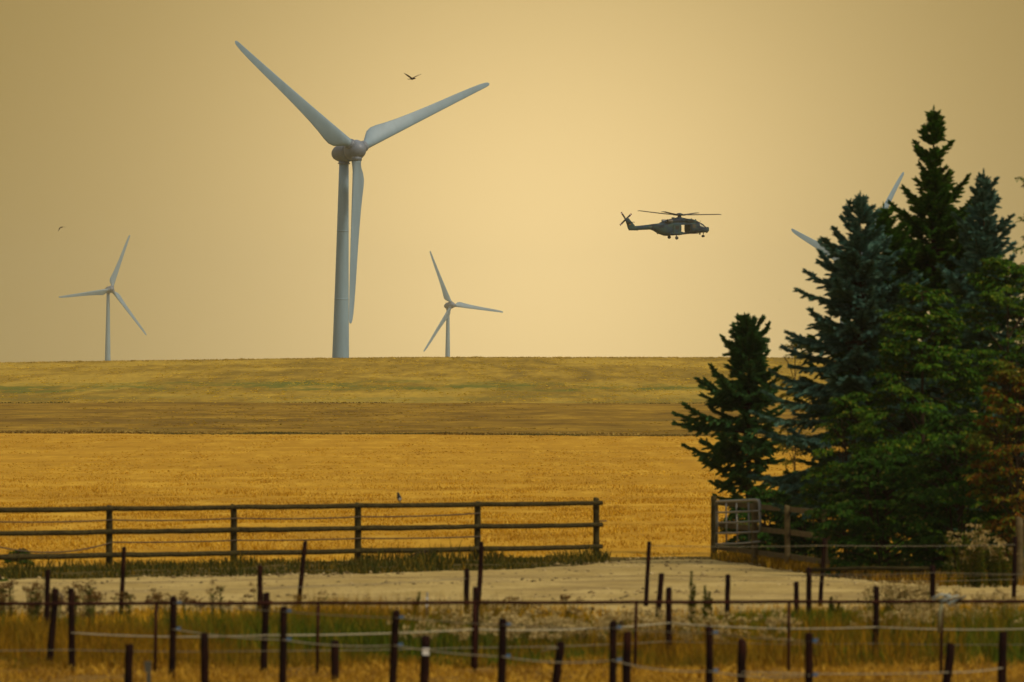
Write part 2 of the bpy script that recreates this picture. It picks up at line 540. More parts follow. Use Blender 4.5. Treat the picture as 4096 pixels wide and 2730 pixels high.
sheet('bare_field', M['bare'], edge_bare, edge_hill, 50, 60, 1.2, rough=0.03, seed=4)
sheet('grass_hill', M['hill'], edge_hill, lambda x: x * 0 + 1505.0, 110, 80, 0.55, rough=0.06, seed=5)
sheet('far_plain', M['plain'], lambda x: x * 0 + 1505.0, lambda x: x * 0 + 10000.0, 40, 90, 6, ease=2.0)

# sandy track: a thin sheet with worn uneven edges
TB_P = [-3000, -300, 0, 500, 1000, 1500, 2000, 2330, 2480, 2700, 2850, 2980, 3100, 3300, 3500, 3750, 4096, 4600, 7000]
TB_R = [2345, 2332, 2326, 2318, 2311, 2300, 2284, 2268, 2246, 2240, 2244, 2262, 2280, 2312, 2336, 2352, 2356, 2360, 2365]
TF_P = [-3000, 0, 600, 1200, 2000, 2600, 3000, 3600, 4096, 7000]
TF_R = [2478, 2474, 2462, 2448, 2460, 2470, 2472, 2452, 2432, 2420]
def track_edges():
    px = np.arange(-1500, 5600, 14.0)
    rb = np.interp(px, TB_P, TB_R); rf = np.interp(px, TF_P, TF_R)
    db = ZC / K / (rb - HZ); df = ZC / K / (rf - HZ)
    db = db + wob(px, 0.55, [0.011, 0.031, 0.083, 0.17], 1.3)
    df = df + wob(px, 0.8, [0.009, 0.027, 0.071, 0.19], 2.1)
    return px, df, db
_px, _df, _db = track_edges()
nd = 22
_t = np.linspace(0, 1, nd)[:, None]
_D = _df[None] * (1 - _t) + _db[None] * _t
_X = (_px[None] - 2048) * K * _D
_h = np.random.default_rng(5).normal(0, 0.006, _D.shape)
_prof = 0.03 * np.sin(_t * math.pi) - 0.03 * np.exp(-((_t - 0.33) / 0.05) ** 2) - 0.03 * np.exp(-((_t - 0.62) / 0.05) ** 2)
_Z = 0.058 + _prof + np.abs(_h)
_Z[0] = -0.02; _Z[-1] = -0.02
V = np.stack([_X, _D, _Z], -1).reshape(-1, 3)
n = len(_px)
i, j = np.meshgrid(np.arange(nd - 1), np.arange(n - 1), indexing='ij')
a = (i * n + j).ravel()
np_mesh('dirt_track', V, np.stack([a, a + 1, a + n + 1, a + n], -1), M['track'], kind='structure', smooth=True)
def on_track(x, d):
    p = x / (K * d) + 2048
    return (d > np.interp(p, _px, _df)) & (d < np.interp(p, _px, _db))

# ------------------------------------------------------------------ wind turbines
def lathe(mb, org, axis, prof, n=28):
    axis = axis.normalized(); a = axis.orthogonal().normalized(); b = axis.cross(a)
    mb.rings([[org + s * axis + r * (math.cos(2 * math.pi * k / n) * a + math.sin(2 * math.pi * k / n) * b)
               for k in range(n)] for s, r in prof])
    return mb

def blade_mesh(hub, dirv, trail, axis, L):
    """Wide-rooted blade: round root, broad shoulder on the trailing side, long taper."""
    mb = MB(); n = 20
    T = [0.062, 0.068, 0.080, 0.10, 0.125, 0.16, 0.20, 0.26, 0.34, 0.44, 0.55, 0.66, 0.77, 0.87, 0.94, 0.975, 0.992, 1.0]
    CH = [2.05, 2.10, 2.35, 3.05, 3.85, 4.20, 4.05, 3.6, 3.15, 2.75, 2.40, 2.12, 1.86, 1.58, 1.32, 1.08, 0.80, 0.30]
    TH = [2.05, 2.05, 1.95, 1.75, 1.55, 1.35, 1.18, 0.95, 0.74, 0.56, 0.43, 0.34, 0.26, 0.20, 0.16, 0.12, 0.08, 0.03]
    rings = []
    for t, c, h in zip(T, CH, TH):
        tw = -(R(21) * (1 - t) ** 2 + R(4))
        cx = trail * math.cos(tw) + axis * math.sin(tw)      # chord direction, towards trailing edge
        nx = axis * math.cos(tw) - trail * math.sin(tw)
        round_ = max(0.0, min(1.0, (0.115 - t) / 0.05))
        lead = 1.03 * (1 - 0.60 * min(1, t) ** 0.9)
        if t > 0.9: lead = min(lead, c * 0.42)
        pre = axis * (0.9 * t * t)                           # slight pre-bend away from the tower
        ring = []
        for k in range(n):
            an = 2 * math.pi * k / n
            u = (1 - math.cos(an)) / 2                       # 0 leading edge .. 1 trailing edge
            s = math.sin(an)
            foil = h / 2 * s * (1.15 * (1 - 0.72 * u * (1 - round_)))
            u_pos = -lead + u * c
            ring.append(hub + dirv * (t * L) + pre + cx * u_pos + nx * foil)
        rings.append(ring)
    mb.rings(rings)
    return mb

def turbine(label, hubpx, d, yaw, theta, L=41.0, lamp=False, tilt=5.0, lean=0.4):
    hub = at(hubpx[0], hubpx[1], d)
    y, dl = R(yaw), R(tilt)
    n0 = Vector((math.sin(y), -math.cos(y), 0))
    axis = n0 * math.cos(dl) + Vector((0, 0, 1)) * math.sin(dl)
    e1 = Vector((math.cos(y), math.sin(y), 0))
    e2 = axis.cross(e1) * -1
    if e2.z < 0: e2 = -e2
    back = hub - axis * 5.3                        # point over the tower axis
    base = Vector((back.x - math.tan(R(lean)) * (back.z + 20.2), back.y, -20.2))
    tax = Vector((math.tan(R(lean)), 0, 1))       # the mast stands a touch out of plumb
    low = Vector((base.x + tax.x * 20.2, base.y, 0))
    t = thing('wind_turbine', label, 'wind turbine', base, 'wind turbines behind the hill')
    top = back.z - 2.45
    mb = MB(); prof = []
    H = top - base.z
    for k in range(13):
        s = k / 12.0
        z = base.z + H * s
        below = top - z
        r = 1.12 + 0.0150 * below + 0.000085 * below ** 2
        prof.append((z, r))
    lathe(mb, low, tax, prof, 28)
    tw = mb.build('tower', M['tower'], t)
    for f in (0.38, 0.60, 0.80):
        z = base.z + H * f; below = top - z
        r = 1.12 + 0.0150 * below + 0.000085 * below ** 2
        lathe(MB(), low, tax, [(z - 0.12, r + 0.03), (z + 0.12, r + 0.03)], 28).build('flange', M['tower'], tw)
    lathe(MB(), low, tax,
          [(top - 0.25, 1.42), (top - 0.1, 1.46), (top, 1.30), (top + 1.3, 1.22)], 28).build('yaw_collar', M['nacelle'], t)
    egg = [(-4.05, 0.05), (-3.98, 0.55), (-3.7, 1.05), (-3.2, 1.45), (-2.4, 1.80), (-1.2, 2.10), (0.2, 2.28), (1.6, 2.36), (3.15, 2.38)]
    nac = lathe(MB(), back, axis, egg, 36).build('nacelle', M['nacelle'], t)
    spin = [(3.30, 2.30), (3.35, 2.40), (4.3, 2.42), (5.3, 2.36), (6.2, 2.05), (6.9, 1.55), (7.35, 0.95), (7.58, 0.4), (7.62, 0.05)]
    lathe(MB(), back, axis, spin, 36).build('hub', M['nacelle'], t)
    MB().tube([back + axis * -1.5 + Vector((0, 0, 1.9)), back + axis * -1.5 + Vector((0, 0, 3.3))], 0.09, 6).build('wind_sensor', M['nacelle'], nac)
    if lamp:
        MB().ball(back + axis * -3.0 + Vector((0, 0, 2.3)), 0.32).build('warning_lamp', M['lamp'], nac)
    for k in range(3):
        a = R(theta + 120 * k)
        dv = (e1 * math.cos(a) + e2 * math.sin(a)).normalized()
        tr = (-e1 * math.sin(a) + e2 * math.cos(a)).normalized()
        b = blade_mesh(hub, dv, tr, axis, L).build('blade', M['blade'], t)
        lathe(MB(), hub, dv, [(1.5, 1.30), (2.45, 1.30), (2.50, 1.22), (2.75, 1.12)], 24).build('blade_collar', M['nacelle'], b)
    return t
TS = 41.0 / K
turbine('large nearest wind turbine with one blade hanging down beside its tower', (1427, 600), TS / 706, 34.5, 22.9, tilt=5.6, lean=1.0)
turbine('small hazy wind turbine at the far left with an amber lamp', (445, 1158), TS / 235, 26.0, 68.0, lamp=True)
turbine('small hazy wind turbine just right of the large one', (1807, 1221), TS / 235, 30.0, 113.0, lamp=True)
turbine('wind turbine mostly hidden behind the spruces, two blades showing', (3438, 1064), TS / 538, 57.0, 45.0)

# ------------------------------------------------------------------ helicopter
PSI = R(28); HS = 0.044 / 4.2018 ; HD = 0.044 / K
HC = at(2400 + 1335 / 4.2018, 780 + 340 / 4.2018, HD)       # rotor head
def hp(u, v, yl=0.0):
    """Side-view drawing units of the helicopter -> world point; yl metres to its left."""
    xl = (u - 1335) * HS / math.cos(PSI)
    return HC + Vector((xl * math.cos(PSI) - yl * math.sin(PSI), xl * math.sin(PSI) + yl * math.cos(PSI), (340 - v) * HS))
FWD = Vector((math.cos(PSI), math.sin(PSI), 0)); LEFT = Vector((-math.sin(PSI), math.cos(PSI), 0)); UP = Vector((0, 0, 1))
heli = thing('helicopter', 'dark green camouflage helicopter flying with its side door open', 'helicopter', HC)
NR = 28
def sect(u, vt, vb, w, e=3.0, shear=0.0):
    zt, zb = (340 - vt) * HS, (340 - vb) * HS
    zc_, hh = (zt + zb) / 2, (zt - zb) / 2
    ring = []
    for k in range(NR):
        a = 2 * math.pi * (k + 0.5) / NR
        c, s = math.cos(a), math.sin(a)
        x = math.copysign(abs(c) ** (2 / e), c) * w
        z = math.copysign(abs(s) ** (2 / e), s) * hh
        x *= 1 - 0.16 * (z / hh) ** 2 if hh > 0 else 1
        xl = (u - 1335) * HS / math.cos(PSI)
        ring.append(HC + FWD * xl + LEFT * x + UP * (zc_ + z))
    return ring
CAB = [(850, 500, 592, 0.42), (895, 494, 608, 0.62), (945, 488, 636, 0.82), (1000, 480, 664, 0.98), (1060, 470, 684, 1.08), (1130, 460, 690, 1.12),
       (1220, 452, 686, 1.14), (1318, 448, 676, 1.15), (1395, 446, 669, 1.15), (1470, 445, 661, 1.14), (1540, 445, 653, 1.12),
       (1600, 447, 646, 1.06), (1640, 453, 641, 1.00), (1690, 474, 637, 0.90), (1735, 506, 633, 0.78), (1775, 533, 630, 0.64), (1805, 548, 625, 0.48), (1826, 565, 610, 0.28), (1834, 580, 598, 0.12)]
crings = [sect(*c) for c in CAB]
def zone(i, k):
    """which panel of the shell face (i,k) belongs to"""
    u = (CAB[i][0] + CAB[i + 1][0]) / 2
    mid = sum((crings[a_][b_] for a_, b_ in ((i, k), (i, (k + 1) % NR), (i + 1, k), (i + 1, (k + 1) % NR))), Vector()) / 4
    v = 340 - (mid.z - HC.z) / HS
    side = (mid - HC).dot(LEFT)
    if 1318 < u < 1470 and 496 < v < 636 and abs(side) > 0.75: return 'door'
    if 1640 < u < 1690 and 470 < v < 525 and abs(side) > 0.5: return 'side_glass'
    if 1690 < u < 1775 and v < 540 and abs(side) > 0.10: return 'screen'
    return 'body'
shell = MB()
shell.rings(crings, skip=lambda i, k: zone(i, k) != 'body')
body = shell.build('fuselage', M['camo'], heli)
sm = body.modifiers.new('skin_thickness', 'SOLIDIFY'); sm.thickness = 0.05; sm.offset = -1
def face_side(i, k):
    return 1 if (crings[i][k] + crings[i + 1][(k + 1) % NR] - 2 * HC).dot(LEFT) > 0 else -1
for zn, nm in (('side_glass', 'side_window'), ('screen', 'windscreen')):
    for sg in (-1, 1):
        MB().rings(crings, cap=False, skip=lambda i, k: zone(i, k) != zn or face_side(i, k) != sg).build(nm, M['glass'], heli)
# slid-back doors, one on each side, lying over the rear cabin wall
for sgn in (-1, 1):
    mb = MB()
    P = [hp(1175, 505, 0), hp(1312, 500, 0), hp(1312, 634, 0), hp(1175, 640, 0)]
    c = sum(P, Vector()) / 4 + LEFT * sgn * 1.19
    mb.box(c, FWD * 0.80, LEFT * 0.03, UP * 0.70)
    dr = mb.build('sliding_door', M['camo'], heli, smooth=False)
    MB().box(c + LEFT * sgn * 0.035 + UP * 0.15, FWD * 0.36, LEFT * 0.012, UP * 0.30).build('door_window', M['black'], dr, smooth=False)
# windows in the front cabin wall
for u0 in (1532, ):
    for sgn in (-1, 1):
        MB().box(hp(u0, 525, 0) + LEFT * sgn * 1.10, FWD * 0.30, LEFT * 0.03, UP * 0.34).build('cabin_window', M['exhaust'] if False else M['greyplastic'], heli, smooth=False)
# window pillars
for sgn in (-1, 1):
    MB().tube([hp(1652, 470, 0) + LEFT * sgn * 0.86, hp(1700, 500, 0) + LEFT * sgn * 0.86, hp(1740, 545, 0) + LEFT * sgn * 0.80], 0.05, 6).build('window_pillar', M['camo'], heli)
MB().tube([hp(1690, 476, 0), hp(1735, 507, 0), hp(1775, 534, 0)], 0.05, 6).build('window_pillar', M['camo'], heli)
MB().box(hp(1395, 650, 0), FWD * 2.6, LEFT * 1.0, UP * 0.04).build('cabin_floor', M['black'], heli, smooth=False)
# engine and gearbox fairing on the roof
FAIR = [(1010, 468, 500, 0.30), (1060, 448, 500, 0.55), (1120, 424, 500, 0.80), (1190, 406, 500, 0.92), (1255, 392, 500, 0.96), (1300, 379, 500, 0.92),
        (1340, 376, 500, 0.90), (1400, 386, 500, 0.92), (1450, 399, 500, 0.95), (1530, 404, 500, 0.92), (1590, 420, 500, 0.85), (1630, 442, 500, 0.72), (1655, 458, 500, 0.6)]
mb = MB(); mb.rings([sect(u, a_, 480, w, 2.6) for (u, a_, b_, w) in FAIR]); mb.build('engine_fairing', M['camo'], heli)
for sgn in (-1, 1):
    e0 = hp(1170, 445, 0) + LEFT * sgn * 0.82; e1_ = hp(1085, 440, 0) + LEFT * sgn * 1.02
    mb = MB(); mb.tube([e0, (e0 + e1_) / 2, e1_], [0.30, 0.30, 0.26], 14, cap=False)
    ex = mb.build('exhaust', M['exhaust'], heli)
    MB().tube([e1_ + (e0 - e1_) * 0.12, e1_ + (e0 - e1_) * 0.16], 0.23, 14).build('exhaust_core', M['black'], ex)
    MB().box(hp(1500, 440, 0) + LEFT * sgn * 0.95, FWD * 0.35, LEFT * 0.10, UP * 0.22).build('air_intake', M['black'], heli, smooth=False)
# tail boom, fin and stabiliser
BOOM = [(478, 560, 606, 0.10), (560, 545, 603, 0.24), (600, 529, 601, 0.30), (700, 520, 597, 0.36), (860, 500, 589, 0.46), (960, 488, 586, 0.56), (1060, 470, 600, 0.7)]
mb = MB(); mb.rings([sect(u, a_, b_, w, 2.6) for u, a_, b_, w in BOOM]); boom = mb.build('tail_boom', M['camo'], heli)
FIN = [(606, 472, 606), (560, 455, 598), (500, 430, 545), (455, 414, 512), (428, 410, 492), (404, 414, 486)]
mb = MB(); rg = []
for v, ua, ub, w in ((606, 478, 640, 0.16), (560, 458, 612, 0.17), (530, 450, 588, 0.16), (490, 436, 555, 0.14), (450, 424, 520, 0.14), (425, 412, 498, 0.16), (404, 415, 486, 0.13)):
    ring = []
    for k in range(12):
        an = 2 * math.pi * k / 12
        uu = (ua + ub) / 2 + (ub - ua) / 2 * math.cos(an)
        ring.append(hp(uu, v, w * math.sin(an)))
    rg.append(ring)
mb.rings(rg); fin = mb.build('tail_fin', M['camo'], heli)
MB().box(hp(470, 470, -0.9), FWD * 0.32, LEFT * 0.85, UP * 0.05).build('stabiliser', M['camo'], heli, smooth=False)
fl = hp(488, 492, -0.155)
for kk, mt in enumerate(('black', 'redtip', 'gold')):
    MB().box(fl - UP * 0.085 * kk, FWD * 0.20, LEFT * 0.012, UP * 0.040).build('flag_stripe', M[mt], fin, smooth=False)
# faint lettering on the boom
tcu = bpy.data.curves.new('boom_lettering', 'FONT'); tcu.body = 'HEER'; tcu.size = 0.30; tcu.extrude = 0.004
tmp = bpy.data.objects.new('boom_lettering_tmp', tcu); col.objects.link(tmp)
bpy.context.view_layer.update()
tme = bpy.data.meshes.new_from_object(tmp.evaluated_get(bpy.context.evaluated_depsgraph_get()))
bpy.data.objects.remove(tmp)
tme.materials.clear(); tme.materials.append(m_plain('faded_lettering', (0.16, 0.17, 0.14), 0.7, sc=5))
for p_ in tme.vertices:
    c = p_.co.copy()
    q = hp(795, 556, -0.44) + FWD * c.x + UP * (c.y + 0.03 * c.x) - LEFT * (0.02 + 0.06 * c.x + c.z)
    p_.co = q - HC
to = bpy.data.objects.new('boom_lettering', tme); col.objects.link(to); to.parent = boom; to['label'] = 'faded grey lettering'
# main rotor
mb = MB(); mb.tube([hp(1335, 385), hp(1335, 355), hp(1335, 335)], [0.42, 0.30, 0.26], 14); mb.build('rotor_mast', M['black'], heli)
mb = MB(); lathe(mb, hp(1335, 340), UP, [(-0.05, 0.35), (0.0, 0.62), (0.10, 0.66), (0.22, 0.55), (0.31, 0.34), (0.35, 0.05)], 20)
hubo = mb.build('rotor_hub', M['camo'], heli)
RB = 8.15
for (ax_, ay_, tz, sag) in ((-0.911, 0.41, 0.86, 0.10), (0.911, -0.41, 0.06, 0.10), (-0.37, -0.93, 0.50, 0.05), (0.41, 0.911, 0.52, 0.05)):
    dv = Vector((ax_, ay_, 0)).normalized(); ch = Vector((-dv.y, dv.x, 0))
    mb = MB(); rg = []
    for s, c in ((0.45, 0.12), (1.0, 0.14), (1.5, 0.26), (2.0, 0.33), (4.0, 0.33), (6.5, 0.33), (7.4, 0.32), (7.8, 0.26), (8.08, 0.16), (8.15, 0.08)):
        f = s / RB
        zz = tz * f ** 1.25 - (0.09 * max(0, (f - 0.94) / 0.06))
        swp = -0.25 * max(0, (f - 0.92) / 0.08)
        o_ = HC + dv * s + UP * zz + ch * swp
        pit = R(9 - 8 * f)
        cv = ch * math.cos(pit) + UP * math.sin(pit); nv = UP * math.cos(pit) - ch * math.sin(pit)
        th = 0.09 if s < 1.2 else 0.085 * (c / 0.33)
        rg.append([o_ + cv * c, o_ + cv * c * 0.4 + nv * th, o_ - cv * c * 0.5 + nv * th, o_ - cv * c, o_ - cv * c * 0.5 - nv * th * 0.8, o_ + cv * c * 0.4 - nv * th * 0.8])
    mb.rings(rg); bl = mb.build('rotor_blade', M['rotor'], heli)
    MB().tube([HC + dv * 0.35 + UP * 0.02, HC + dv * 1.15 + UP * tz * 0.07], [0.17, 0.12], 10).build('blade_grip', M['black'], bl)
# tail rotor on the far side of the fin
TR = hp(447, 421, 0.42)
MB().tube([hp(447, 421, 0.0), hp(447, 421, 0.5)], [0.16, 0.12], 12).build('tail_rotor_hub', M['black'], heli)
for an in (126, 40.5, 222, 312):
    a = R(an)
    dv = (FWD * math.cos(a) + UP * math.sin(a)).normalized(); cv = LEFT.cross(dv).normalized()
    mb = MB(); mb.box(TR + dv * 0.80, dv * 0.72, cv * 0.15, LEFT * 0.03)
    tb = mb.build('tail_rotor_blade', M['rotor'], heli, smooth=False)
    for s0, mt in ((1.17, 'redtip'), (1.31, 'whitetip'), (1.45, 'redtip')):
        MB().box(TR + dv * s0, dv * 0.072, cv * 0.154, LEFT * 0.034).build('tip_band', M[mt], tb, smooth=False)
# landing gear
def wheel(c, r, w, par, nm='wheel'):
    mb = MB(); rg = []
    for s, rr in ((-w, r * 0.72), (-w * 0.8, r * 0.95), (0, r), (w * 0.8, r * 0.95), (w, r * 0.72)):
        rg.append([c + LEFT * s + rr * (math.cos(2 * math.pi * k / 18) * FWD + math.sin(2 * math.pi * k / 18) * UP) for k in range(18)])
    mb.rings(rg); wo = mb.build(nm, M['tyre'], par)
    MB().tube([c - LEFT * (w * 1.03), c + LEFT * (w * 1.03)], r * 0.42, 12).build('rim', M['greyplastic'], wo)
for sgn in (-1, 1):
    g = hp(1226, 728 if sgn < 0 else 712, 1.38 * sgn)
    wheel(g, 0.30, 0.14, heli, 'main_wheel')
    MB().tube([g - LEFT * sgn * 0.14, g - LEFT * sgn * 0.28 + UP * 0.30, g - LEFT * sgn * 0.34 + UP * 0.62 + FWD * 0.28], 0.075, 8).build('wheel_strut', M['black'], heli)
    mb = MB(); mb.rings([[hp(uu, vv, 0) + LEFT * (sgn * 0.95) + (rr * (math.cos(2 * math.pi * k / 12) * LEFT * 0.9 + math.sin(2 * math.pi * k / 12) * UP)) for k in range(12)]
                         for uu, vv, rr in ((1130, 660, 0.08), (1180, 655, 0.30), (1270, 650, 0.36), (1330, 648, 0.30), (1370, 645, 0.08))])
    mb.build('sponson', M['camo'], heli)
    wheel(hp(1737, 692, 0.17 * sgn), 0.21, 0.10, heli, 'nose_wheel')
MB().tube([hp(1737, 692, -0.16), hp(1737, 692, 0.16)], 0.05, 8).build('nose_axle', M['black'], heli)
MB().tube([hp(1737, 692, 0), hp(1740, 655, 0), hp(1743, 625, 0)], [0.05, 0.06, 0.10], 8).build('nose_strut', M['black'], heli)
# nose sensors, aerials
mb = MB(); mb.ball(hp(1797, 612, 0), 0.27, 14, 9); mb.build('camera_turret', M['black'], heli)
mb = MB(); mb.ball(hp(1816, 566, -0.02), 0.26, 14, 9, (0.85, 0.85, 1.25)); mb.build('nose_sensor', M['black'], heli)
MB().box(hp(1681, 648, 0), FWD * 0.11, LEFT * 0.10, UP * 0.20).build('belly_sensor', M['black'], heli, smooth=False)
MB().add([hp(1598, 462, -0.02), hp(1624, 462, -0.02), hp(1617, 406, -0.02), hp(1604, 406, -0.02), hp(1598, 462, 0.04), hp(1624, 462, 0.04), hp(1617, 406, 0.04), hp(1604, 406, 0.04)],
         [(0, 1, 2, 3), (7, 6, 5, 4), (0, 4, 5, 1), (1, 5, 6, 2), (2, 6, 7, 3), (3, 7, 4, 0)]).build('aerial', M['camo'], heli, smooth=False)
MB().tube([hp(1672, 470), hp(1683, 452), hp(1696, 434)], 0.035, 6).build('wire_cutter', M['black'], heli)
MB().tube([hp(1160, 692, -0.2), hp(1110, 690, -0.2), hp(1042, 692, -0.2)], 0.035, 6).build('aerial', M['black'], heli)
MB().box(hp(1537, 402), FWD * 0.10, LEFT * 0.06, UP * 0.06).build('aerial', M['black'], heli, smooth=False)
MB().ball(hp(1228, 390), 0.20, 10, 6, (1.6, 1, 0.6)).build('roof_beacon', M['camo'], heli)
MB().ball(hp(966, 650), 0.16, 8, 6).build('belly_fairing', M['camo'], heli)

# ------------------------------------------------------------------ birds
def flying_bird(label, px, py, d, scale, wl, wr, roll=0.0, group='birds in the air'):
    c = at(px, py, d)
    mb = MB(); S = scale
    f = Vector((0.55, -0.6, 0.05)).normalized(); s = Vector((1, 0, 0)); s = (s - f * s.dot(f)).normalized(); u = f.cross(s) * -1
    if u.z < 0: u = -u
    rg = []
    n = 10
    for t, r in ((-0.5, 0.012), (-0.36, 0.05), (-0.2, 0.035), (-0.08, 0.065), (0.06, 0.075), (0.18, 0.055), (0.25, 0.045), (0.30, 0.042), (0.35, 0.02), (0.41, 0.004)):
        flat = 0.3 if t < -0.15 else 1.0
        rg.append([c + S * (f * t + r * (math.cos(2 * math.pi * k / n) * s * (1.0 if flat == 1 else 1.7) + math.sin(2 * math.pi * k / n) * u * flat)) for k in range(n)])
    b = len(mb.v); mb.rings(rg)
    for side, pts in ((-1, wl), (1, wr)):
        prev = None
        for (dx, dz, ch) in pts:
            p = c + Vector((dx, 0, dz)) * S
            ring = [p + f * ch * 0.5 * S, p + u * 0.018 * S, p - f * ch * 0.5 * S, p - u * 0.01 * S]
            if prev is not None:
                mb.rings([prev, ring])
            prev = ring
    o = mb.build('bird', M['bird'], None)
    o['label'] = label; o['category'] = 'bird'; o['group'] = group
    return o
flying_bird('dark bird gliding with raised wings beside the large turbine', 1648, 316, 640.0, 0.82,
            [(0, 0.02, 0.26), (-0.18, 0.14, 0.24), (-0.36, 0.27, 0.2), (-0.54, 0.38, 0.05)],
            [(0, 0.02, 0.26), (0.2, 0.13, 0.24), (0.4, 0.23, 0.18), (0.62, 0.31, 0.04)])
flying_bird('small dark bird with drooping wings above the far left turbine', 245, 910, 560.0, 0.36,
            [(0, 0.02, 0.26), (-0.18, -0.10, 0.24), (-0.30, -0.32, 0.2), (-0.42, -0.55, 0.05)],
            [(0, 0.02, 0.26), (0.2, 0.07, 0.22), (0.4, 0.06, 0.14), (0.58, 0.0, 0.04)])
flying_bird('tiny distant bird left of the big spruces', 3118, 1203, 900.0, 0.20,
            [(0, 0.02, 0.26), (-0.2, 0.05, 0.24), (-0.45, 0.0, 0.05)], [(0, 0.02, 0.26), (0.2, 0.08, 0.2), (0.5, 0.02, 0.04)])

# ------------------------------------------------------------------ haze
def haze():
    mb = MB(); mb.box((0, 4900, 58), (6900, 0, 0), (0, 5600, 0), (0, 0, 79.5))
    t = NT('haze_air')
    pv = t.n.new('ShaderNodeVolumePrincipled')
    pv.inputs['Color'].default_value = (0.86, 0.82, 0.58, 1)
    pv.inputs['Density'].default_value = 4.0e-5
    pv.inputs['Anisotropy'].default_value = 0.0
    t.l.new(pv.outputs[0], t.out.inputs['Volume'])
    o = mb.build('haze', t.m, None, smooth=False, kind='stuff')
    o['label'] = 'thin tan smoke haze in the air'
haze()

# ------------------------------------------------------------------ fences
def wpost(mb, top, bot, r, n=9, rag=0.0, seed=0):
    """Round stake from bot (sunk a little) to top with a slightly uneven outline."""
    rr = random.Random(seed); top, bot = Vector(top), Vector(bot)
    ax = (top - bot); L = ax.length; ax.normalize()
    b0 = bot - ax * 0.25
    pts, rad = [], []
    for k in range(8):
        f = k / 7.0
        pts.append(b0 + (top - b0) * f + Vector((rr.uniform(-1, 1), rr.uniform(-1, 1), 0)) * rag)
        rad.append(r * (1.06 - 0.1 * f) * (1 + rr.uniform(-0.05, 0.05)))
    pts.append(top + ax * 0.012); rad.append(r * 0.72)
    return mb.tube(pts, rad, n)

def strand(mb, a, b, r, sag=0.03, n=14, seg=5):
    a, b = Vector(a), Vector(b)
    pts = []
    for k in range(n + 1):
        f = k / n
        p = a.lerp(b, f); p.z -= sag * 4 * f * (1 - f)
        pts.append(p)
    return mb.tube(pts, r, seg)

# brown pole fence along the edge of the stubble
wf = thing('pole_fence', 'long brown three rail pole fence along the stubble field', 'fence', (FENCE_A.x, FENCE_A.y, 0))
PX = [-62, 437, 935, 1432, 1910, 2385]
def fline(px):
    """distance of the fence line at that column (straight line on the ground)"""
    A, B = FENCE_A, FENCE_B
    s = (px - 2048) * K
    t = (A.x - s * A.y) / (s * (B.y - A.y) - (B.x - A.x))
    return A.y + t * (B.y - A.y)
FP = [Vector((gx(p, fline(p)), fline(p), 0.0)) for p in PX]
FDIR = (FP[-1] - FP[0]).normalized(); FN = Vector((FDIR.y, -FDIR.x, 0)); FN = FN if FN.y < 0 else -FN
for k, p in enumerate(FP):
    mb = MB(); hgt = 1.50 if k == 5 else 1.44
    wpost(mb, p + Vector((0, 0, hgt)), p, 0.082, 12, 0.004, seed=k)
    mb.build('post', M['fence'], wf)
HT = (1.385, 0.83, 0.27)
for k in range(5):
    for hi, z in enumerate(HT):
        mb = MB(); rr = random.Random(k * 7 + hi)
        a = FP[k] + FN * 0.135 + Vector((0, 0, z)); b = FP[k + 1] + FN * 0.135 + Vector((0, 0, z))
        if k == 4: b += FDIR * 0.05
        a += FDIR * 0.006; b -= FDIR * 0.006
        r0, r1 = 0.066 * rr.uniform(0.95, 1.1) , 0.066 * rr.uniform(0.88, 1.05)
        n = 9
        pts = [a.lerp(b, f / n) + Vector((0, 0, rr.uniform(-0.006, 0.006) - 0.012 * math.sin(math.pi * f / n))) for f in range(n + 1)]
        mb.tube(pts, [r0 + (r1 - r0) * f / n + rr.uniform(-0.002, 0.002) for f in range(n + 1)], 10)
        mb.build('rail', M['fence'], wf)
for k in range(4):
    for z, sg in ((1.11, 0.03), (0.575, 0.02)):
        dz = 0.05 if (k == 3 and z > 1) else 0
        mb = MB(); s_ = 0.22 if (k == 0 and z < 1) else sg
        strand(mb, FP[k] + FN * 0.10 + Vector((0, 0, z)), FP[k + 1] + FN * 0.10 + Vector((0, 0, z + dz)), 0.018, s_)
        mb.build('wire', M['wire'], wf)
mb = MB(); mb.tube([FP[5] + FN * 0.1 + Vector((0, 0, 0.92)), FP[5] + FN * 0.16 + FDIR * 0.22 + Vector((0, 0, 0.92))], 0.02, 6); mb.build('gate_hook', M['wire'], wf)

# magpie on the top rail
tr_ = (fline(1580))
mp = Vector((gx(1580, tr_), tr_, 0)) + FN * 0.135 + Vector((0, 0, HT[0] + 0.055))
bd = thing('bird', 'black and white bird perched on the top fence rail', 'bird', mp)
mb = MB()
mb.rings([[mp + Vector((dx, dy, z)) + r * Vector((math.cos(2 * math.pi * k / 12), 0.85 * math.sin(2 * math.pi * k / 12), 0)) for k in range(12)]
          for dx, dy, z, r in ((0.012, 0, 0.045, 0.018), (0.006, 0, 0.075, 0.050), (0, 0, 0.12, 0.060), (-0.008, 0, 0.165, 0.052), (-0.016, 0, 0.20, 0.036), (-0.024, -0.005, 0.225, 0.034), (-0.03, -0.008, 0.250, 0.026), (-0.032, -0.01, 0.268, 0.008))])
bb = mb.build('body', M['black'], bd)
MB().ball(mp + Vector((0.01, -0.036, 0.092)), 0.033, 10, 7, (1.05, 0.7, 1.0)).build('white_belly', M['birdwhite'], bd)
MB().tube([mp + Vector((-0.045, -0.02, 0.243)), mp + Vector((-0.09, -0.03, 0.238))], [0.011, 0.002], 6).build('beak', M['black'], bd)
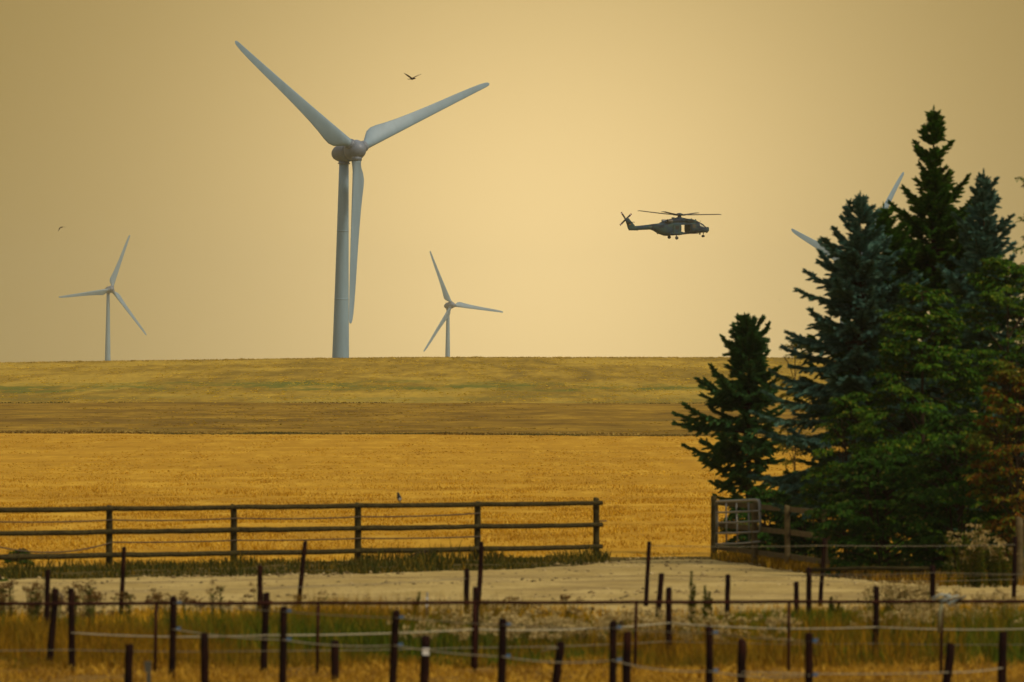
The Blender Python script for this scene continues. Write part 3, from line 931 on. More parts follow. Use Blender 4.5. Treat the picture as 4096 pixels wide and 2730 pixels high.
MB().add([mp + Vector(v) for v in ((0.0, 0.02, 0.07), (0.03, 0.02, 0.07), (0.06, 0.05, -0.12), (0.025, 0.05, -0.12), (0.0, 0.035, 0.07), (0.03, 0.035, 0.07), (0.06, 0.06, -0.12), (0.025, 0.06, -0.12))],
         [(0, 1, 2, 3), (7, 6, 5, 4), (0, 4, 5, 1), (1, 5, 6, 2), (2, 6, 7, 3), (3, 7, 4, 0)]).build('tail', M['black'], bd, smooth=False)
for dx in (-0.018, 0.018):
    MB().tube([mp + Vector((dx, 0, 0.06)), mp + Vector((dx, -0.005, 0.003))], 0.006, 5).build('leg', M['black'], bd)

# board fence right of the gateway, running down towards the hedge
bf = thing('board_fence', 'grey brown board fence running from the gateway into the hedge', 'fence', (gx(2855, 287), 287, 0))
BP = [(2856, 287.0, 1.56, 0.085), (3018, 276.5, 1.50, 0.080), (3149, 269.5, 1.49, 0.070), (3300, 260.0, 1.46, 0.07)]
BV = [Vector((gx(p, d), d, 0)) for p, d, h, r in BP]
for (p, d, h, r), v in zip(BP, BV):
    mb = MB(); wpost(mb, v + Vector((0, 0, h)), v, r, 10, 0.004, seed=int(p)); mb.build('post', M['fence'] if p == 2856 else M['board'], bf)
for k in range(3):
    a, b = BV[k], BV[k + 1]; dr = (b - a).normalized(); nn = Vector((dr.y, -dr.x, 0)); nn = nn if nn.y < 0 else -nn
    if nn.x > 0: nn = -nn
    for z in (1.40, 0.855, 0.28):
        mb = MB(); L = (b - a).length / 2 - 0.01
        mb.box((a + b) / 2 - nn * 0.10 + Vector((0, 0, z)), dr * L, nn * 0.02, Vector((0, 0, 0.062)))
        mb.build('board', M['board'], bf, smooth=False)
# open mesh gate leaning on the board fence
GD0 = 285.0
gt = thing('mesh_gate', 'galvanised field gate with square bars standing open at the gateway', 'gate', (gx(2872, GD0), GD0, 0.35))
def gp(px, py): return at(px, py, GD0 + 1.2 - (px - 2866) * 0.0665)
gt_frame = [gp(2866, 2176), gp(2868, 2090), gp(2866, 2012), gp(2868, 2008), gp(2950, 2005), gp(3024, 2001), gp(3033, 2003), gp(3038, 2012), gp(3041, 2090), gp(3042, 2128)]
mb = MB(); mb.tube(gt_frame, 0.036, 8); mb.build('gate_frame', M['galv'], gt)
for pts in ([(2866, 2051), (2945, 2049), (3040, 2044)], [(2866, 2092), (2945, 2091), (3041, 2085)], [(2866, 2134), (2945, 2133), (3041, 2128)], [(2866, 2177), (2945, 2176), (3000, 2172), (3040, 2167)]):
    mb = MB(); mb.tube([gp(*q) for q in pts], 0.028, 6); mb.build('gate_bar', M['galv'], gt)
for x0, x1 in ((2904, 2906), (2945, 2950), (2994, 2997)):
    mb = MB(); mb.tube([gp(x0, 2006), gp((x0 + x1) / 2, 2090), gp(x1, 2176)], 0.025, 6); mb.build('gate_bar', M['galv'], gt)

# rows of stakes in the meadow
def stake_from(top, bot, d=None):
    d = d or gd(bot[1])
    base = Vector((gx(bot[0], d), d, 0.0))
    t = at(top[0], top[1], d)
    return t, base
def stake_fence(name, label, cat, stakes, r, mat, lines=(), ins=None):
    """stakes: (top px, bottom px, distance or None); lines: (z0, radius, sag, material, part name)"""
    st = [stake_from(*s) for s in stakes]
    o = thing(name, label, cat, st[0][1])
    posts = []
    for k, (t, b) in enumerate(st):
        mb = MB(); wpost(mb, t, b, r * random.Random(k + 3).uniform(0.92, 1.08), 8, 0.004, seed=k * 3 + len(stakes))
        posts.append(mb.build('post', mat, o))
    for (fz, rad, sag, m, nm) in lines:
        for k in range(len(st) - 1):
            (t0, b0), (t1, b1) = st[k], st[k + 1]
            z0 = fz[k] if hasattr(fz, '__len__') else fz; z1 = fz[k + 1] if hasattr(fz, '__len__') else fz
            if z0 is None or z1 is None: continue
            f0 = z0 / max(t0.z, 0.1); f1 = z1 / max(t1.z, 0.1)
            a = b0.lerp(t0, f0) - Vector((0, r + rad * 1.2, 0)); b = b1.lerp(t1, f1) - Vector((0, r + rad * 1.2, 0))
            sg = sag * random.Random(k * 5 + len(nm)).uniform(0.4, 1.3)
            mb = MB(); strand(mb, a, b, rad, sg); mb.build(nm, m, o)
    if ins:
        for k, (t, b) in enumerate(st):
            for fz in ins:
                z = fz[k] if hasattr(fz, '__len__') else fz
                if z is None: continue
                p = b.lerp(t, z / t.z)
                MB().box(p + Vector((r + 0.028, -r * 0.7, 0.01)), (0.030, 0, 0.004), (0, 0.02, 0), (0, 0, 0.020)).build('insulator', M['blue'], posts[k], smooth=False)
    return o, posts, st
ZR = lambda row, d: ZC + (HZ - row) * K * d
# back row, beside the track
stake_fence('stake_fence', 'farthest row of thin dark stakes at the front edge of the track', 'fence',
            [((-200, 2180), (-212, 2470), None), ((496, 2191), (483, 2475), None), ((1221, 2168), (1192, 2450), None), ((1926, 2170), (1914, 2447), None),
             ((2597, 2170), (2583, 2440), None), ((3298, 2156), (3279, 2442), None), ((4060, 2150), (4055, 2440), None)], 0.043, M['rust'],
            lines=[([None, None, None, None, 1.22, 1.23, 1.24], 0.0055, 0.02, M['thin'], 'wire'),
                   ([0.66, 0.66, 0.66, 0.66, 0.66, 0.66, 0.66], 0.004, 0.03, M['wire'], 'wire'),
                   ([None, None, None, None, 0.60, 0.55, 0.58], 0.0045, 0.02, M['thin'], 'wire')])
# second row
o2, p2, s2 = stake_fence('stake_fence', 'second row of dark stakes, with a wooden rail between two at the right', 'fence',
            [((191, 2282), (185, 2560), None), ((1041, 2266), (1037, 2574), None), ((1867, 2279), (1864, 2492), 196.0), ((2646, 2297), (2626, 2500), 197.0),
             ((2911, 2302), (2908, 2480), 197.0), ((3184, 2331), (3190, 2535), 196.0), ((3236, 2274), (3236, 2470), 197.0), ((3731, 2264), (3728, 2535), 196.0), ((4300, 2270), (4298, 2535), 196.0)], 0.047, M['rust'],
            lines=[([None, 0.9, 0.92, None, None, None, None, None, None], 0.005, 0.02, M['thin'], 'wire'),
                   ([None, None, None, None, None, None, 0.98, 1.02, 1.0], 0.005, 0.02, M['thin'], 'wire')])
a, b = s2[6][0], s2[7][0]
MB().tube([a + Vector((0.05, 0.02, -0.03)), a.lerp(b, 0.5) + Vector((0, 0.02, -0.02)), b + Vector((-0.05, 0.02, -0.05))], 0.032, 8).build('rail', M['fence'], o2)
# third row with the heavy white rope
stake_fence('stake_fence', 'third row of dark stakes carrying a heavy white rope across', 'fence',
            [((-520, 2355), (-520, 2690), None), ((284, 2357), (288, 2690), None), ((1065, 2375), (1054, 2695), None), ((1904, 2351), (1897, 2680), None),
             ((2675, 2354), (2677, 2650), None), ((3506, 2349), (3501, 2654), None), ((4330, 2350), (4325, 2660), None)], 0.050, M['rust'],
            lines=[([None, 0.58, 0.56, 0.60, 0.60, 0.55, 0.58], 0.011, 0.05, M['rope'], 'rope'),
                   ([0.33, 0.33, 0.33, 0.33, 0.32, 0.30, 0.32], 0.006, 0.02, M['thin'], 'wire')], ins=None)
# leaning stake beside the first of them
lt, lb = stake_from((223, 2357), (197, 2668))
ls = thing('leaning_stake', 'dark stake leaning to the right at the far left of the meadow', 'stake', lb)
mb = MB(); wpost(mb, lt, lb, 0.052, 8, 0.005, seed=91); mb.build('post', M['rust'], ls)
mb = MB(); mb.tube([lb.lerp(lt, 0.95) + Vector((0.05, -0.05, 0)), lb.lerp(lt, 0.9) + Vector((0.12, -0.08, 0.0)), lb.lerp(lt, 0.8) + Vector((0.07, -0.06, 0))], 0.018, 6); mb.build('wire_loop', M['wire'], ls)

# rusty pipe rail across the whole meadow
PD = 166.0
pr = thing('pipe_fence', 'long rusty pipe rail on slim uprights crossing the meadow', 'fence', (gx(625, PD), PD, 0))
ux = [-18, 625, 1273, 1899, 2545, 3156, 3768, 4390]
def prail(px): return at(px, 2415 - 9.5 * px / 4096.0, PD)
for k in range(7):
    a, b = prail(ux[k]), prail(ux[k + 1])
    mb = MB(); mb.tube([a.lerp(b, f / 8.0) + Vector((0, 0, -0.006 * math.sin(math.pi * f / 8.0))) for f in range(9)], 0.027, 10)
    mb.build('rail', M['pipe'], pr)
for k, px in enumerate(ux):
    t = prail(px); lean = (-7, -6, -5, 0, -6, -2, -5, 0)[k] * K * PD
    mb = MB(); mb.tube([Vector((t.x + lean, PD, -0.2)), Vector((t.x + lean * 0.4, PD, t.z * 0.6)), t - Vector((0, 0, 0.027))], 0.024, 8); mb.build('upright', M['pipe'], pr)
# knotted white tape on the rail
tpx = prail(3782)
tp = thing('tape_knot', 'knotted white and blue tape hanging on the pipe rail', 'tape', tpx)
rr = random.Random(5)
mb = MB()
for k in range(5):
    a = tpx + Vector((rr.uniform(-0.10, 0.10), -0.04, rr.uniform(-0.04, 0.07)))
    pts = [a + Vector((0.06 * math.cos(i_ * 1.1 + k) + 0.02 * i_ * rr.uniform(-1, 1), -0.01 * i_, 0.045 * math.sin(i_ * 1.3 + k))) for i_ in range(7)]
    mb.tube(pts, 0.012, 5)
mb.build('tape', m_plain('pale_blue_tape', (0.33, 0.39, 0.36), 0.6, sc=30), tp)
mb = MB(); mb.tube([tpx + Vector((0.1, -0.04, 0.02)), tpx + Vector((0.2, -0.05, 0.04)), tpx + Vector((0.30, -0.05, 0.075))], [0.014, 0.02, 0.016], 6); mb.build('tape_end', M['greyplastic'], tp)
mb = MB(); mb.tube([tpx + Vector((-0.05, -0.04, -0.02)), tpx + Vector((-0.085, -0.045, -0.16)), tpx + Vector((-0.09, -0.04, -0.45))], [0.028, 0.035, 0.028], 6); mb.build('tape_tail', m_plain('faded_tape', (0.22, 0.21, 0.10), 0.7, sc=20), tp)

# electric rope fence coming nearer to the right
E4 = [((288, 2357), (288, 2715), 164.0), ((695, 2390), (688, 2726), 162.0), ((1134, 2431), (1130, 2760), 154.0), ((1584, 2447), (1568, 2770), 151.0), ((2011, 2478), (2004, 2800), 146.0),
      ((2452, 2488), (2452, 2800), 144.0), ((2837, 2509), (2838, 2800), 141.0), ((3235, 2537), (3238, 2800), 137.5), ((3690, 2560), (3690, 2800), 134.0)]
up4 = [ZR(r, s[2]) for r, s in zip((2382, 2413, 2447, 2472, 2501, 2513, 2533, 2566, 2600), E4)]
lo4 = [ZR(r, s[2]) for r, s in zip((2497, 2517, 2560, 2582, 2627, 2642, 2685, 2702, 2700), E4)]
stake_fence('rope_fence', 'row of dark rusty stakes with blue insulators and slack white rope', 'fence', E4[1:-1], 0.050, M['rust'],
            lines=[(up4[1:-1], 0.0055, 0.012, M['thin'], 'rope'), (lo4[1:-1], 0.0085, 0.05, M['rope'], 'rope')], ins=(up4[1:-1], lo4[1:-1]))
# nearest short stakes
E5 = [((518, 2581), (510, 2760), 152.0), ((818, 2537), (820, 2760), 152.0), ((1339, 2566), (1339, 2722), 161.0), ((1702, 2548), (1695, 2760), 151.0), ((2243, 2573), (2214, 2760), 151.0),
      ((2509, 2532), (2504, 2760), 151.0), ((2969, 2563), (2965, 2760), 151.0), ((3804, 2579), (3777, 2760), 150.0), ((4012, 2530), (4006, 2760), 151.0)]
o5, p5, s5 = stake_fence('stake_fence', 'nearest row of short thick stakes along the bottom of the photo', 'fence', E5, 0.058, M['rust'],
            lines=[([None, None, None, None, None, None, ZR(2688, 151), ZR(2690, 150), ZR(2672, 151)], 0.007, 0.03, M['rope'], 'rope')])
t, b = s5[3]
MB().box(b.lerp(t, (ZR(2607, 151)) / t.z) + Vector((0.01, -0.07, 0)), (0.044, 0, 0), (0, 0.025, 0), (0, 0, 0.048)).build('white_insulator', M['whiteplastic'], p5[3], smooth=False)
t, b = s5[4]
q = b.lerp(t, 0.25)
MB().tube([q + Vector((0, -0.05, 0)), q + Vector((-0.08, -0.06, -0.01)), q + Vector((-0.16, -0.06, -0.02)), q + Vector((-0.17, -0.06, -0.05))], 0.018, 6).build('bracket', M['rust'], p5[4])
q = b.lerp(t, 0.92)
MB().tube([q + Vector((-0.03, -0.06, 0)), q + Vector((-0.14, -0.07, -0.012)), q + Vector((-0.26, -0.07, -0.045))], 0.010, 6).build('rope_end', M['thin'], p5[4])
# plastic stakes and a grey marker
t, b = stake_from((1709, 2369), (1706, 2545), 190.0)
s_ = thing('plastic_stake', 'thin pale plastic stake rising above the pipe rail', 'stake', b)
MB().tube([b - Vector((0, 0, 0.2)), b.lerp(t, 0.5), t], [0.02, 0.018, 0.016], 7).build('rod', M['galv'], s_)
for f in (0.72, 0.86): MB().box(b.lerp(t, f) + Vector((0, -0.02, 0)), (0.024, 0, 0), (0, 0.02, 0), (0, 0, 0.02)).build('clip', M['whiteplastic'], s_, smooth=False)
b = Vector((gx(595, 156), 156, 0.0))
s_ = thing('marker_post', 'low grey plastic marker standing in the near grass', 'marker', b)
MB().box(b + Vector((0, 0, 0.06)), (0.03, 0, 0), (0, 0.03, 0), (0, 0, 0.20)).build('stem', M['greyplastic'], s_, smooth=False)
MB().box(b + Vector((-0.01, 0, 0.34)), (0.045, 0, 0), (0, 0.03, 0), (0, 0, 0.075)).build('head', M['greyplastic'], s_, smooth=False)
# old wooden post at the right edge
b = Vector((gx(4077, 243), 243, 0)); t = at(4079, 2075, 243)
s_ = thing('wooden_post', 'tall weathered wooden post at the right edge before the autumn shrub', 'post', b)
mb = MB(); wpost(mb, t, b, 0.085, 10, 0.006, seed=5); mb.build('post', M['board'], s_)

# ------------------------------------------------------------------ foliage kit
def unit(a):
    return a / (np.linalg.norm(a, axis=-1, keepdims=True) + 1e-9)
def brush_quads(P, D, L, W, g, turns=3):
    """needle brushes: for each twig (start P, direction D, length L, width W) a few crossed tapered faces"""
    n = len(P)
    ref = unit(g.normal(size=(n, 3)))
    A = unit(np.cross(D, ref)); B = np.cross(D, A)
    Vs, Fs = [], []
    for k in range(turns):
        an = math.pi * k / turns
        S = math.cos(an) * A + math.sin(an) * B
        w = W[:, None] * S
        l = L[:, None] * D
        v = np.stack([P - 0.35 * w, P + 0.4 * l - 0.55 * w + 0.0 * l, P + 1.0 * l - 0.12 * w, P + 1.0 * l + 0.12 * w, P + 0.45 * l + 0.55 * w, P + 0.35 * w], 1)
        Vs.append(v.reshape(-1, 3))
        b = (np.arange(n) * 6 + k * n * 6)[:, None]
        Fs.append(np.concatenate([b + np.array([[0, 1, 4, 5]]), b + np.array([[1, 2, 3, 4]])], 0))
    return np.concatenate(Vs), np.concatenate(Fs)

def spruce(label, px, d, top_row, rad, mat, seed, crown_from=0.25, asym=(0.0, 0.0), shape=0.85, gap=0.15, extra_leader=None, whorl=0.27, name='spruce_tree', twig=1.0, lean=0.0, nb=6, maxb=None, var=1.0, prof=None):
    g = np.random.default_rng(seed)
    base = Vector((gx(px, d), d, 0.0))
    H = ZC + (HZ - top_row) * K * d
    t = thing(name, label, 'tree', base, 'conifers at the right of the track')
    mb = MB()
    mb.tube([base + Vector((lean * H * f ** 1.3, 0, -0.2 + (H + 0.15) * f)) for f in np.linspace(0, 1, 9)], [max(0.015, 0.018 * H * (1 - f) ** 0.9) for f in np.linspace(0, 1, 9)], 9)
    mb.build('trunk', M['bark'], t)
    P, D, L, W = [], [], [], []
    limb = MB()
    z = crown_from
    lvl = 0
    while z < H - 0.12:
        f = (z - crown_from) / (H - crown_from)              # 0 bottom .. 1 top
        r_here = rad * (1 - f) ** shape * (0.55 + 0.45 * min(1, f / 0.12)) + 0.10
        if prof:      # outline of this tree, half width by height
            row_ = HZ - (z - ZC) / (K * d)
            r_here = float(np.interp(row_, [q[0] for q in prof], [q[1] for q in prof])) * K * d
            r_here = max(0.06, r_here - 0.08)
        nbr = int(nb if f < 0.85 else 5)
        az0 = g.uniform(0, 6.28)
        for b in range(nbr):
            if g.random() < gap and f < 0.9: continue
            az = az0 + 6.283 * b / nbr + g.normal(0, 0.22)
            u = np.array([math.cos(az), math.sin(az), 0.0])
            as_ = 1 + (asym[0] * u[0] + asym[1] * u[1]) * (1 - f) ** 0.8
            bl = r_here * as_ * (1 + var * (g.choice([-0.40, -0.2, -0.05, 0.05, 0.25]))) * g.uniform(0.9, 1.1)
            pitch0 = R(-14 + 62 * f ** 1.6) + g.normal(0, 0.10)   # lower limbs droop, upper rise
            zb = z + g.uniform(-0.1, 0.1)
            ns = max(4, int(bl / 0.085))
            pos = np.array([base.x + lean * H * (zb / H) ** 1.3, base.y, zb])
            pts = [Vector(pos)]
            for k in range(ns):
                s = (k + 1) / ns
                pt = pitch0 + R(34) * (s ** 2) * (1 - 0.6 * f) + R(6) * math.sin(s * 3 + b)
                dirv = np.array([u[0] * math.cos(pt), u[1] * math.cos(pt), math.sin(pt)])
                pos = pos + dirv * bl / ns
                pts.append(Vector(pos))
                if s < 0.16: continue
                # side branchlets both ways
                P.append(pos.copy()); D.append(dirv); L.append(0.14 * twig); W.append(0.075 * twig)
                rem = bl * (1 - s)
                for sd in (-1, 1):
                    sl = min(0.62, 0.10 + 0.55 * rem) * g.uniform(0.6, 1.15)
                    if maxb: sl = min(sl, maxb)
                    side = np.array([-u[1], u[0], 0.0]) * sd
                    sdir = unit(0.72 * dirv + 0.75 * side + np.array([0, 0, g.uniform(-0.30, 0.12)]))
                    nt = max(1, int(sl / 0.11))
                    q = pos.copy()
                    for m in range(nt):
                        dd = unit(sdir + np.array([0, 0, -0.10 * m + g.normal(0, 0.06)]) + g.normal(0, 0.12, 3))
                        P.append(q.copy()); D.append(dd); L.append(0.17 * twig * g.uniform(0.8, 1.2)); W.append(0.070 * twig)
                        if m < nt - 1 or nt == 1:
                            tw = unit(dd + 0.9 * unit(np.cross(dd, [0, 0, 1.0])) * g.choice([-1, 1]) + np.array([0, 0, g.uniform(-0.25, 0.25)]))
                            P.append(q.copy()); D.append(tw); L.append(0.15 * twig); W.append(0.062 * twig)
                        q = q + dd * sl / nt
            # terminal shoot
            for m in range(2):
                P.append(np.array(pts[-1])); D.append(unit(np.array(pts[-1] - pts[-2]) + g.normal(0, 0.02, 3))); L.append(0.16 * twig); W.append(0.06 * twig)
            if f < 0.75 and bl > 0.5:
                limb.tube(pts[::3] + [pts[-1]], [max(0.006, 0.022 * (1 - i_ / (len(pts[::3]) + 1)) * min(1.6, bl)) for i_ in range(len(pts[::3]) + 1)], 5, cap=False)
        z += whorl * (1.0 - 0.35 * f) * g.uniform(0.85, 1.15)
        lvl += 1
    # leader and its collar of shoots
    tip = np.array([base.x + lean * H, base.y, H])
    for k in range(6):
        P.append(tip - np.array([0, 0, 0.12 * k + 0.02])); D.append(unit(np.array([g.normal(0, 0.05), g.normal(0, 0.05), 1.0]))); L.append(0.16); W.append(0.05 + 0.008 * k)
        for m in range(3):
            az = g.uniform(0, 6.28)
            P.append(tip - np.array([0, 0, 0.11 * k + 0.08])); D.append(unit(np.array([math.cos(az), math.sin(az), 0.9]))); L.append(0.10 + 0.025 * k); W.append(0.055)
    P, D, L, W = map(np.array, (P, D, L, W))
    V, F = brush_quads(P, D, L, W, g)
    limb.build('limbs', M['bark'], t, kind='stuff')
    np_mesh('crown', V, F, mat, t, kind='stuff')
    return t, len(F)

def leaf_quads(P, D, N, L, W):
    """simple folded leaf: six-sided outline, two faces"""
    n = len(P)
    S = unit(np.cross(D, N)); N2 = np.cross(S, D)
    l = L[:, None] * D; w = W[:, None] * S; up = (W * 0.25)[:, None] * N2
    v = np.stack([P, P + 0.35 * l - 0.5 * w + up, P + 0.8 * l - 0.28 * w + up, P + l, P + 0.8 * l + 0.28 * w + up, P + 0.35 * l + 0.5 * w + up], 1).reshape(-1, 3)
    b = (np.arange(n) * 6)[:, None]
    F = np.concatenate([b + np.array([[0, 1, 2, 3]]), b + np.array([[0, 3, 4, 5]])], 0)
    return v, F

def leafy(name, label, cat, px, d, top_row, rx, ry, mats, seed, z0=0.1, boughs=60, leaf=0.095, droop=0.6, bough=0.75, stems=1, group=None, hollow=0.45, per=9, xoff=0.0, sprays=11, pinch=0.35, girth=1.0):
    """Broad-leaved shrub or tree: stems, limbs, layered boughs of arching sprays with hanging leaves."""
    g = np.random.default_rng(seed)
    base = Vector((gx(px, d), d, 0.0))
    H = ZC + (HZ - top_row) * K * d
    t = thing(name, label, cat, base, group)
    cz = (H + z0) / 2; hz = (H - z0) / 2
    for s in range(stems):
        a = g.uniform(0, 6.28); sp = 0.0 if stems == 1 else 0.35
        dx, dy = sp * rx * math.cos(a), sp * ry * math.sin(a)
        MB().tube([base + Vector((dx * f + xoff * f, dy * f, -0.2 + (H * 0.86 + 0.2) * f)) for f in np.linspace(0, 1, 7)],
                  [max(0.012, (0.016 * girth * H / stems ** 0.5) * (1 - f) ** 0.8) for f in np.linspace(0, 1, 7)], 7).build('trunk' if stems == 1 else 'stem', M['bark'], t)
    twigs = MB()
    Ps, Ds, Ns, Ls, Ws = [], [], [], [], []
    UPV = np.array([0, 0, 1.0])
    for k in range(boughs):
        zz = g.uniform(-1, 1)
        az = g.uniform(0, 6.283)
        rad_z = math.sqrt(max(0.0, 1 - zz * zz)) * (1 - pinch * max(0, zz)) * 0.85 + 0.15
        if zz < 0: rad_z = max(rad_z, 0.8)
        u = np.array([math.cos(az), math.sin(az), 0.0])
        rr = (hollow + (1 - hollow) * g.random() ** 0.5)
        tip = np.array([base.x + xoff * (0.5 + 0.5 * zz) + rx * u[0] * rad_z * rr, base.y + ry * u[1] * rad_z * rr, cz + hz * zz])
        bl = bough * g.uniform(0.6, 1.3)
        bd = unit(u + np.array([0, 0, 0.25 + 0.5 * max(0, zz)]) + g.normal(0, 0.2, 3))
        p0 = tip - bd * bl * 0.75
        side = unit(np.cross(bd, UPV))
        pts = []
        for m in range(6):
            f = m / 5.0
            pts.append(Vector(p0 + bd * bl * f - UPV * droop * 0.45 * bl * f * f))
        twigs.tube(pts, [0.016, 0.013, 0.010, 0.008, 0.006, 0.003], 4, cap=False)
        for j in range(sprays):
            f = 0.15 + 0.85 * (j + g.random()) / sprays
            q = p0 + bd * bl * f - UPV * droop * 0.45 * bl * f * f
            sl = bl * 0.55 * (1.15 - 0.75 * f) * g.uniform(0.6, 1.2) + 0.05
            dd = unit(bd * 0.7 + side * (1 if j % 2 else -1) * g.uniform(0.3, 1.1) + UPV * g.uniform(-0.3, 0.15))
            nl = max(3, int(per * sl / 0.25))
            for m in range(nl):
                dd = unit(dd - UPV * droop * 0.9 / nl)
                q = q + dd * sl / nl
                sd2 = unit(np.cross(dd, UPV)) * (1 if m % 2 else -1)
                Ps.append(q + g.normal(0, 0.014, 3))
                Ds.append(unit(0.6 * dd + 0.65 * sd2 * g.uniform(0.3, 1.2) - UPV * droop * g.uniform(0.1, 1.2)))
                Ns.append(unit(UPV + bd * 0.3 + g.normal(0, 0.4, 3)))
                ll = leaf * g.uniform(0.65, 1.25)
                Ls.append(ll); Ws.append(ll * 0.58)
    for k in range(14):
        a = g.uniform(0, 6.28); zb = z0 + (H - z0) * g.uniform(0.1, 0.7); ln = g.uniform(0.5, 0.9)
        p0 = base + Vector((xoff * zb / H, 0, zb)); p1 = p0 + Vector((rx * ln * math.cos(a), ry * ln * math.sin(a), hz * 0.3))
        mid = p0.lerp(p1, 0.5) + Vector((0, 0, 0.1))
        twigs.tube([p0, mid, p1], [0.03 * girth, 0.02 * girth, 0.008], 5, cap=False)
    twigs.build('twigs', M['bark'], t, kind='stuff')
    V, F = leaf_quads(*map(np.array, (Ps, Ds, Ns, Ls, Ws)))
    np_mesh('crown', V, F, mats, t, kind='stuff')
    return t, len(F)

MF = dict(
    dark=island_mat('dark_spruce_needles', [(0.0, (0.024, 0.080, 0.008)), (0.6, (0.048, 0.130, 0.012)), (1.0, (0.095, 0.18, 0.018))], ((0.9, 0.9, 0.9), (0.090, 0.13, 0.013), 0.50, 0.66, 0.6), trans=0.1),
    young=island_mat('spruce_needles', [(0.0, (0.026, 0.080, 0.022)), (0.6, (0.050, 0.130, 0.034)), (1.0, (0.085, 0.180, 0.045))], ((0.9, 0.9, 0.9), (0.040, 0.105, 0.024), 0.5, 0.7, 0.5), trans=0.1),
    blue=island_mat('blue_spruce_needles', [(0.0, (0.040, 0.105, 0.075)), (0.55, (0.085, 0.185, 0.135)), (1.0, (0.17, 0.29, 0.205))], ((0.9, 0.9, 0.9), (0.055, 0.085, 0.022), 0.55, 0.70, 0.6), trans=0.1),
    leaf=island_mat('green_leaves', [(0.0, (0.022, 0.070, 0.006)), (0.55, (0.045, 0.120, 0.008)), (0.88, (0.090, 0.155, 0.010)), (1.0, (0.20, 0.17, 0.015))], ((0.6, 0.6, 0.8), (0.105, 0.150, 0.011), 0.52, 0.68, 0.65), trans=0.2),
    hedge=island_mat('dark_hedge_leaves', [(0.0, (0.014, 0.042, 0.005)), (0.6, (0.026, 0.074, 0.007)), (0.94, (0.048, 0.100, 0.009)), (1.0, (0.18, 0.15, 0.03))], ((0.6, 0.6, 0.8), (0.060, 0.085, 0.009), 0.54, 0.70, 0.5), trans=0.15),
    autumn=island_mat('autumn_leaves', [(0.0, (0.10, 0.030, 0.005)), (0.30, (0.20, 0.065, 0.008)), (0.55, (0.24, 0.140, 0.011)), (0.75, (0.10, 0.130, 0.010)), (1.0, (0.05, 0.110, 0.010))], ((0.9, 0.9, 1.0), (0.090, 0.140, 0.012), 0.50, 0.64, 0.8), trans=0.25),
    yellow=island_mat('yellow_green_leaves', [(0.0, (0.09, 0.10, 0.01)), (0.6, (0.20, 0.17, 0.015)), (1.0, (0.32, 0.22, 0.03))], None, trans=0.3),
)
spruce('small dark green spruce standing apart at the left of the trees', 2995, 293.0, 1272, 1.30, MF['young'], 11, crown_from=1.5, asym=(-0.42, -0.1), whorl=0.29, nb=8, var=0.8,
       prof=[(1272, 15), (1320, 60), (1350, 95), (1400, 115), (1480, 125), (1540, 135), (1600, 185), (1740, 230), (1830, 190), (1920, 120), (2000, 80)])
spruce('wide blue grey spruce with ragged flat top', 3440, 271.0, 785, 2.35, MF['blue'], 12, crown_from=1.8, asym=(-0.10, 0.0), whorl=0.36, nb=8, gap=0.1, var=0.9, maxb=0.5,
       prof=[(785, 15), (830, 45), (870, 72), (940, 80), (990, 88), (1020, 190), (1100, 205), (1200, 225), (1400, 290), (1700, 350), (2000, 320)])
spruce('green spruce just right of the flat topped blue spruce', 3535, 273.0, 830, 2.0, MF['dark'], 13, crown_from=1.0, whorl=0.36, nb=8, var=0.9,
       prof=[(830, 12), (870, 35), (920, 60), (1000, 130), (1200, 230), (1500, 300), (2200, 300)])
spruce('tallest dark green spruce with pointed ragged top', 3735, 274.0, 442, 2.6, MF['dark'], 14, crown_from=0.8, whorl=0.33, nb=8, gap=0.1, var=1.0, maxb=0.5,
       prof=[(442, 10), (500, 42), (560, 72), (620, 84), (700, 84), (780, 96), (850, 150), (950, 215), (1050, 260), (1300, 300), (2200, 320)])
spruce('blue spruce right of the tallest spruce', 3935, 268.0, 695, 2.2, MF['blue'], 15, crown_from=0.8, asym=(0.15, 0.0), whorl=0.34, nb=8, gap=0.1, var=1.0, maxb=0.5,
       prof=[(695, 10), (760, 48), (820, 80), (900, 105), (1000, 135), (1100, 165), (1300, 230), (2200, 300)])
GR = 'broad leaved shrubs below the spruces'
leafy('leafy_tree', 'yellow green leafy tree filling the right edge below the blue spruce', 'tree', 4030, 259.0, 1020, 1.4, 1.2, MF['leaf'], 21, z0=1.0, boughs=160, group=GR)
leafy('leafy_tree', 'green leafy tree with layered drooping sprays before the tallest spruce', 'tree', 3690, 258.0, 1120, 1.5, 1.1, MF['leaf'], 22, z0=0.3, boughs=190, group=GR, pinch=0.6)
leafy('leafy_shrub', 'olive green shrub leaning over the board fence', 'shrub', 3385, 262.0, 1560, 0.95, 0.9, MF['leaf'], 23, z0=0.1, boughs=90, bough=0.6, group=GR, stems=4, pinch=0.6)
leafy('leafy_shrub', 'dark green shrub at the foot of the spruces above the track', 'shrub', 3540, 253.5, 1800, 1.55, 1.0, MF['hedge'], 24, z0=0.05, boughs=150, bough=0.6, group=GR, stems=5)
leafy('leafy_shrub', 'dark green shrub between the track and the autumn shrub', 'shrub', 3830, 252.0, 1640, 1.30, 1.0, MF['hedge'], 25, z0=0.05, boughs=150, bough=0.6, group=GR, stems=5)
leafy('autumn_shrub', 'shrub with red brown autumn leaves at the right edge', 'shrub', 4075, 250.0, 1430, 1.02, 1.0, MF['autumn'], 26, z0=0.25, boughs=190, bough=0.5, stems=4, leaf=0.09)
leafy('leafy_shrub', 'dark bush behind the open gate', 'shrub', 3075, 288.5, 1950, 1.15, 0.7, MF['hedge'], 27, z0=0.05, boughs=230, bough=0.45, group=GR, stems=4)
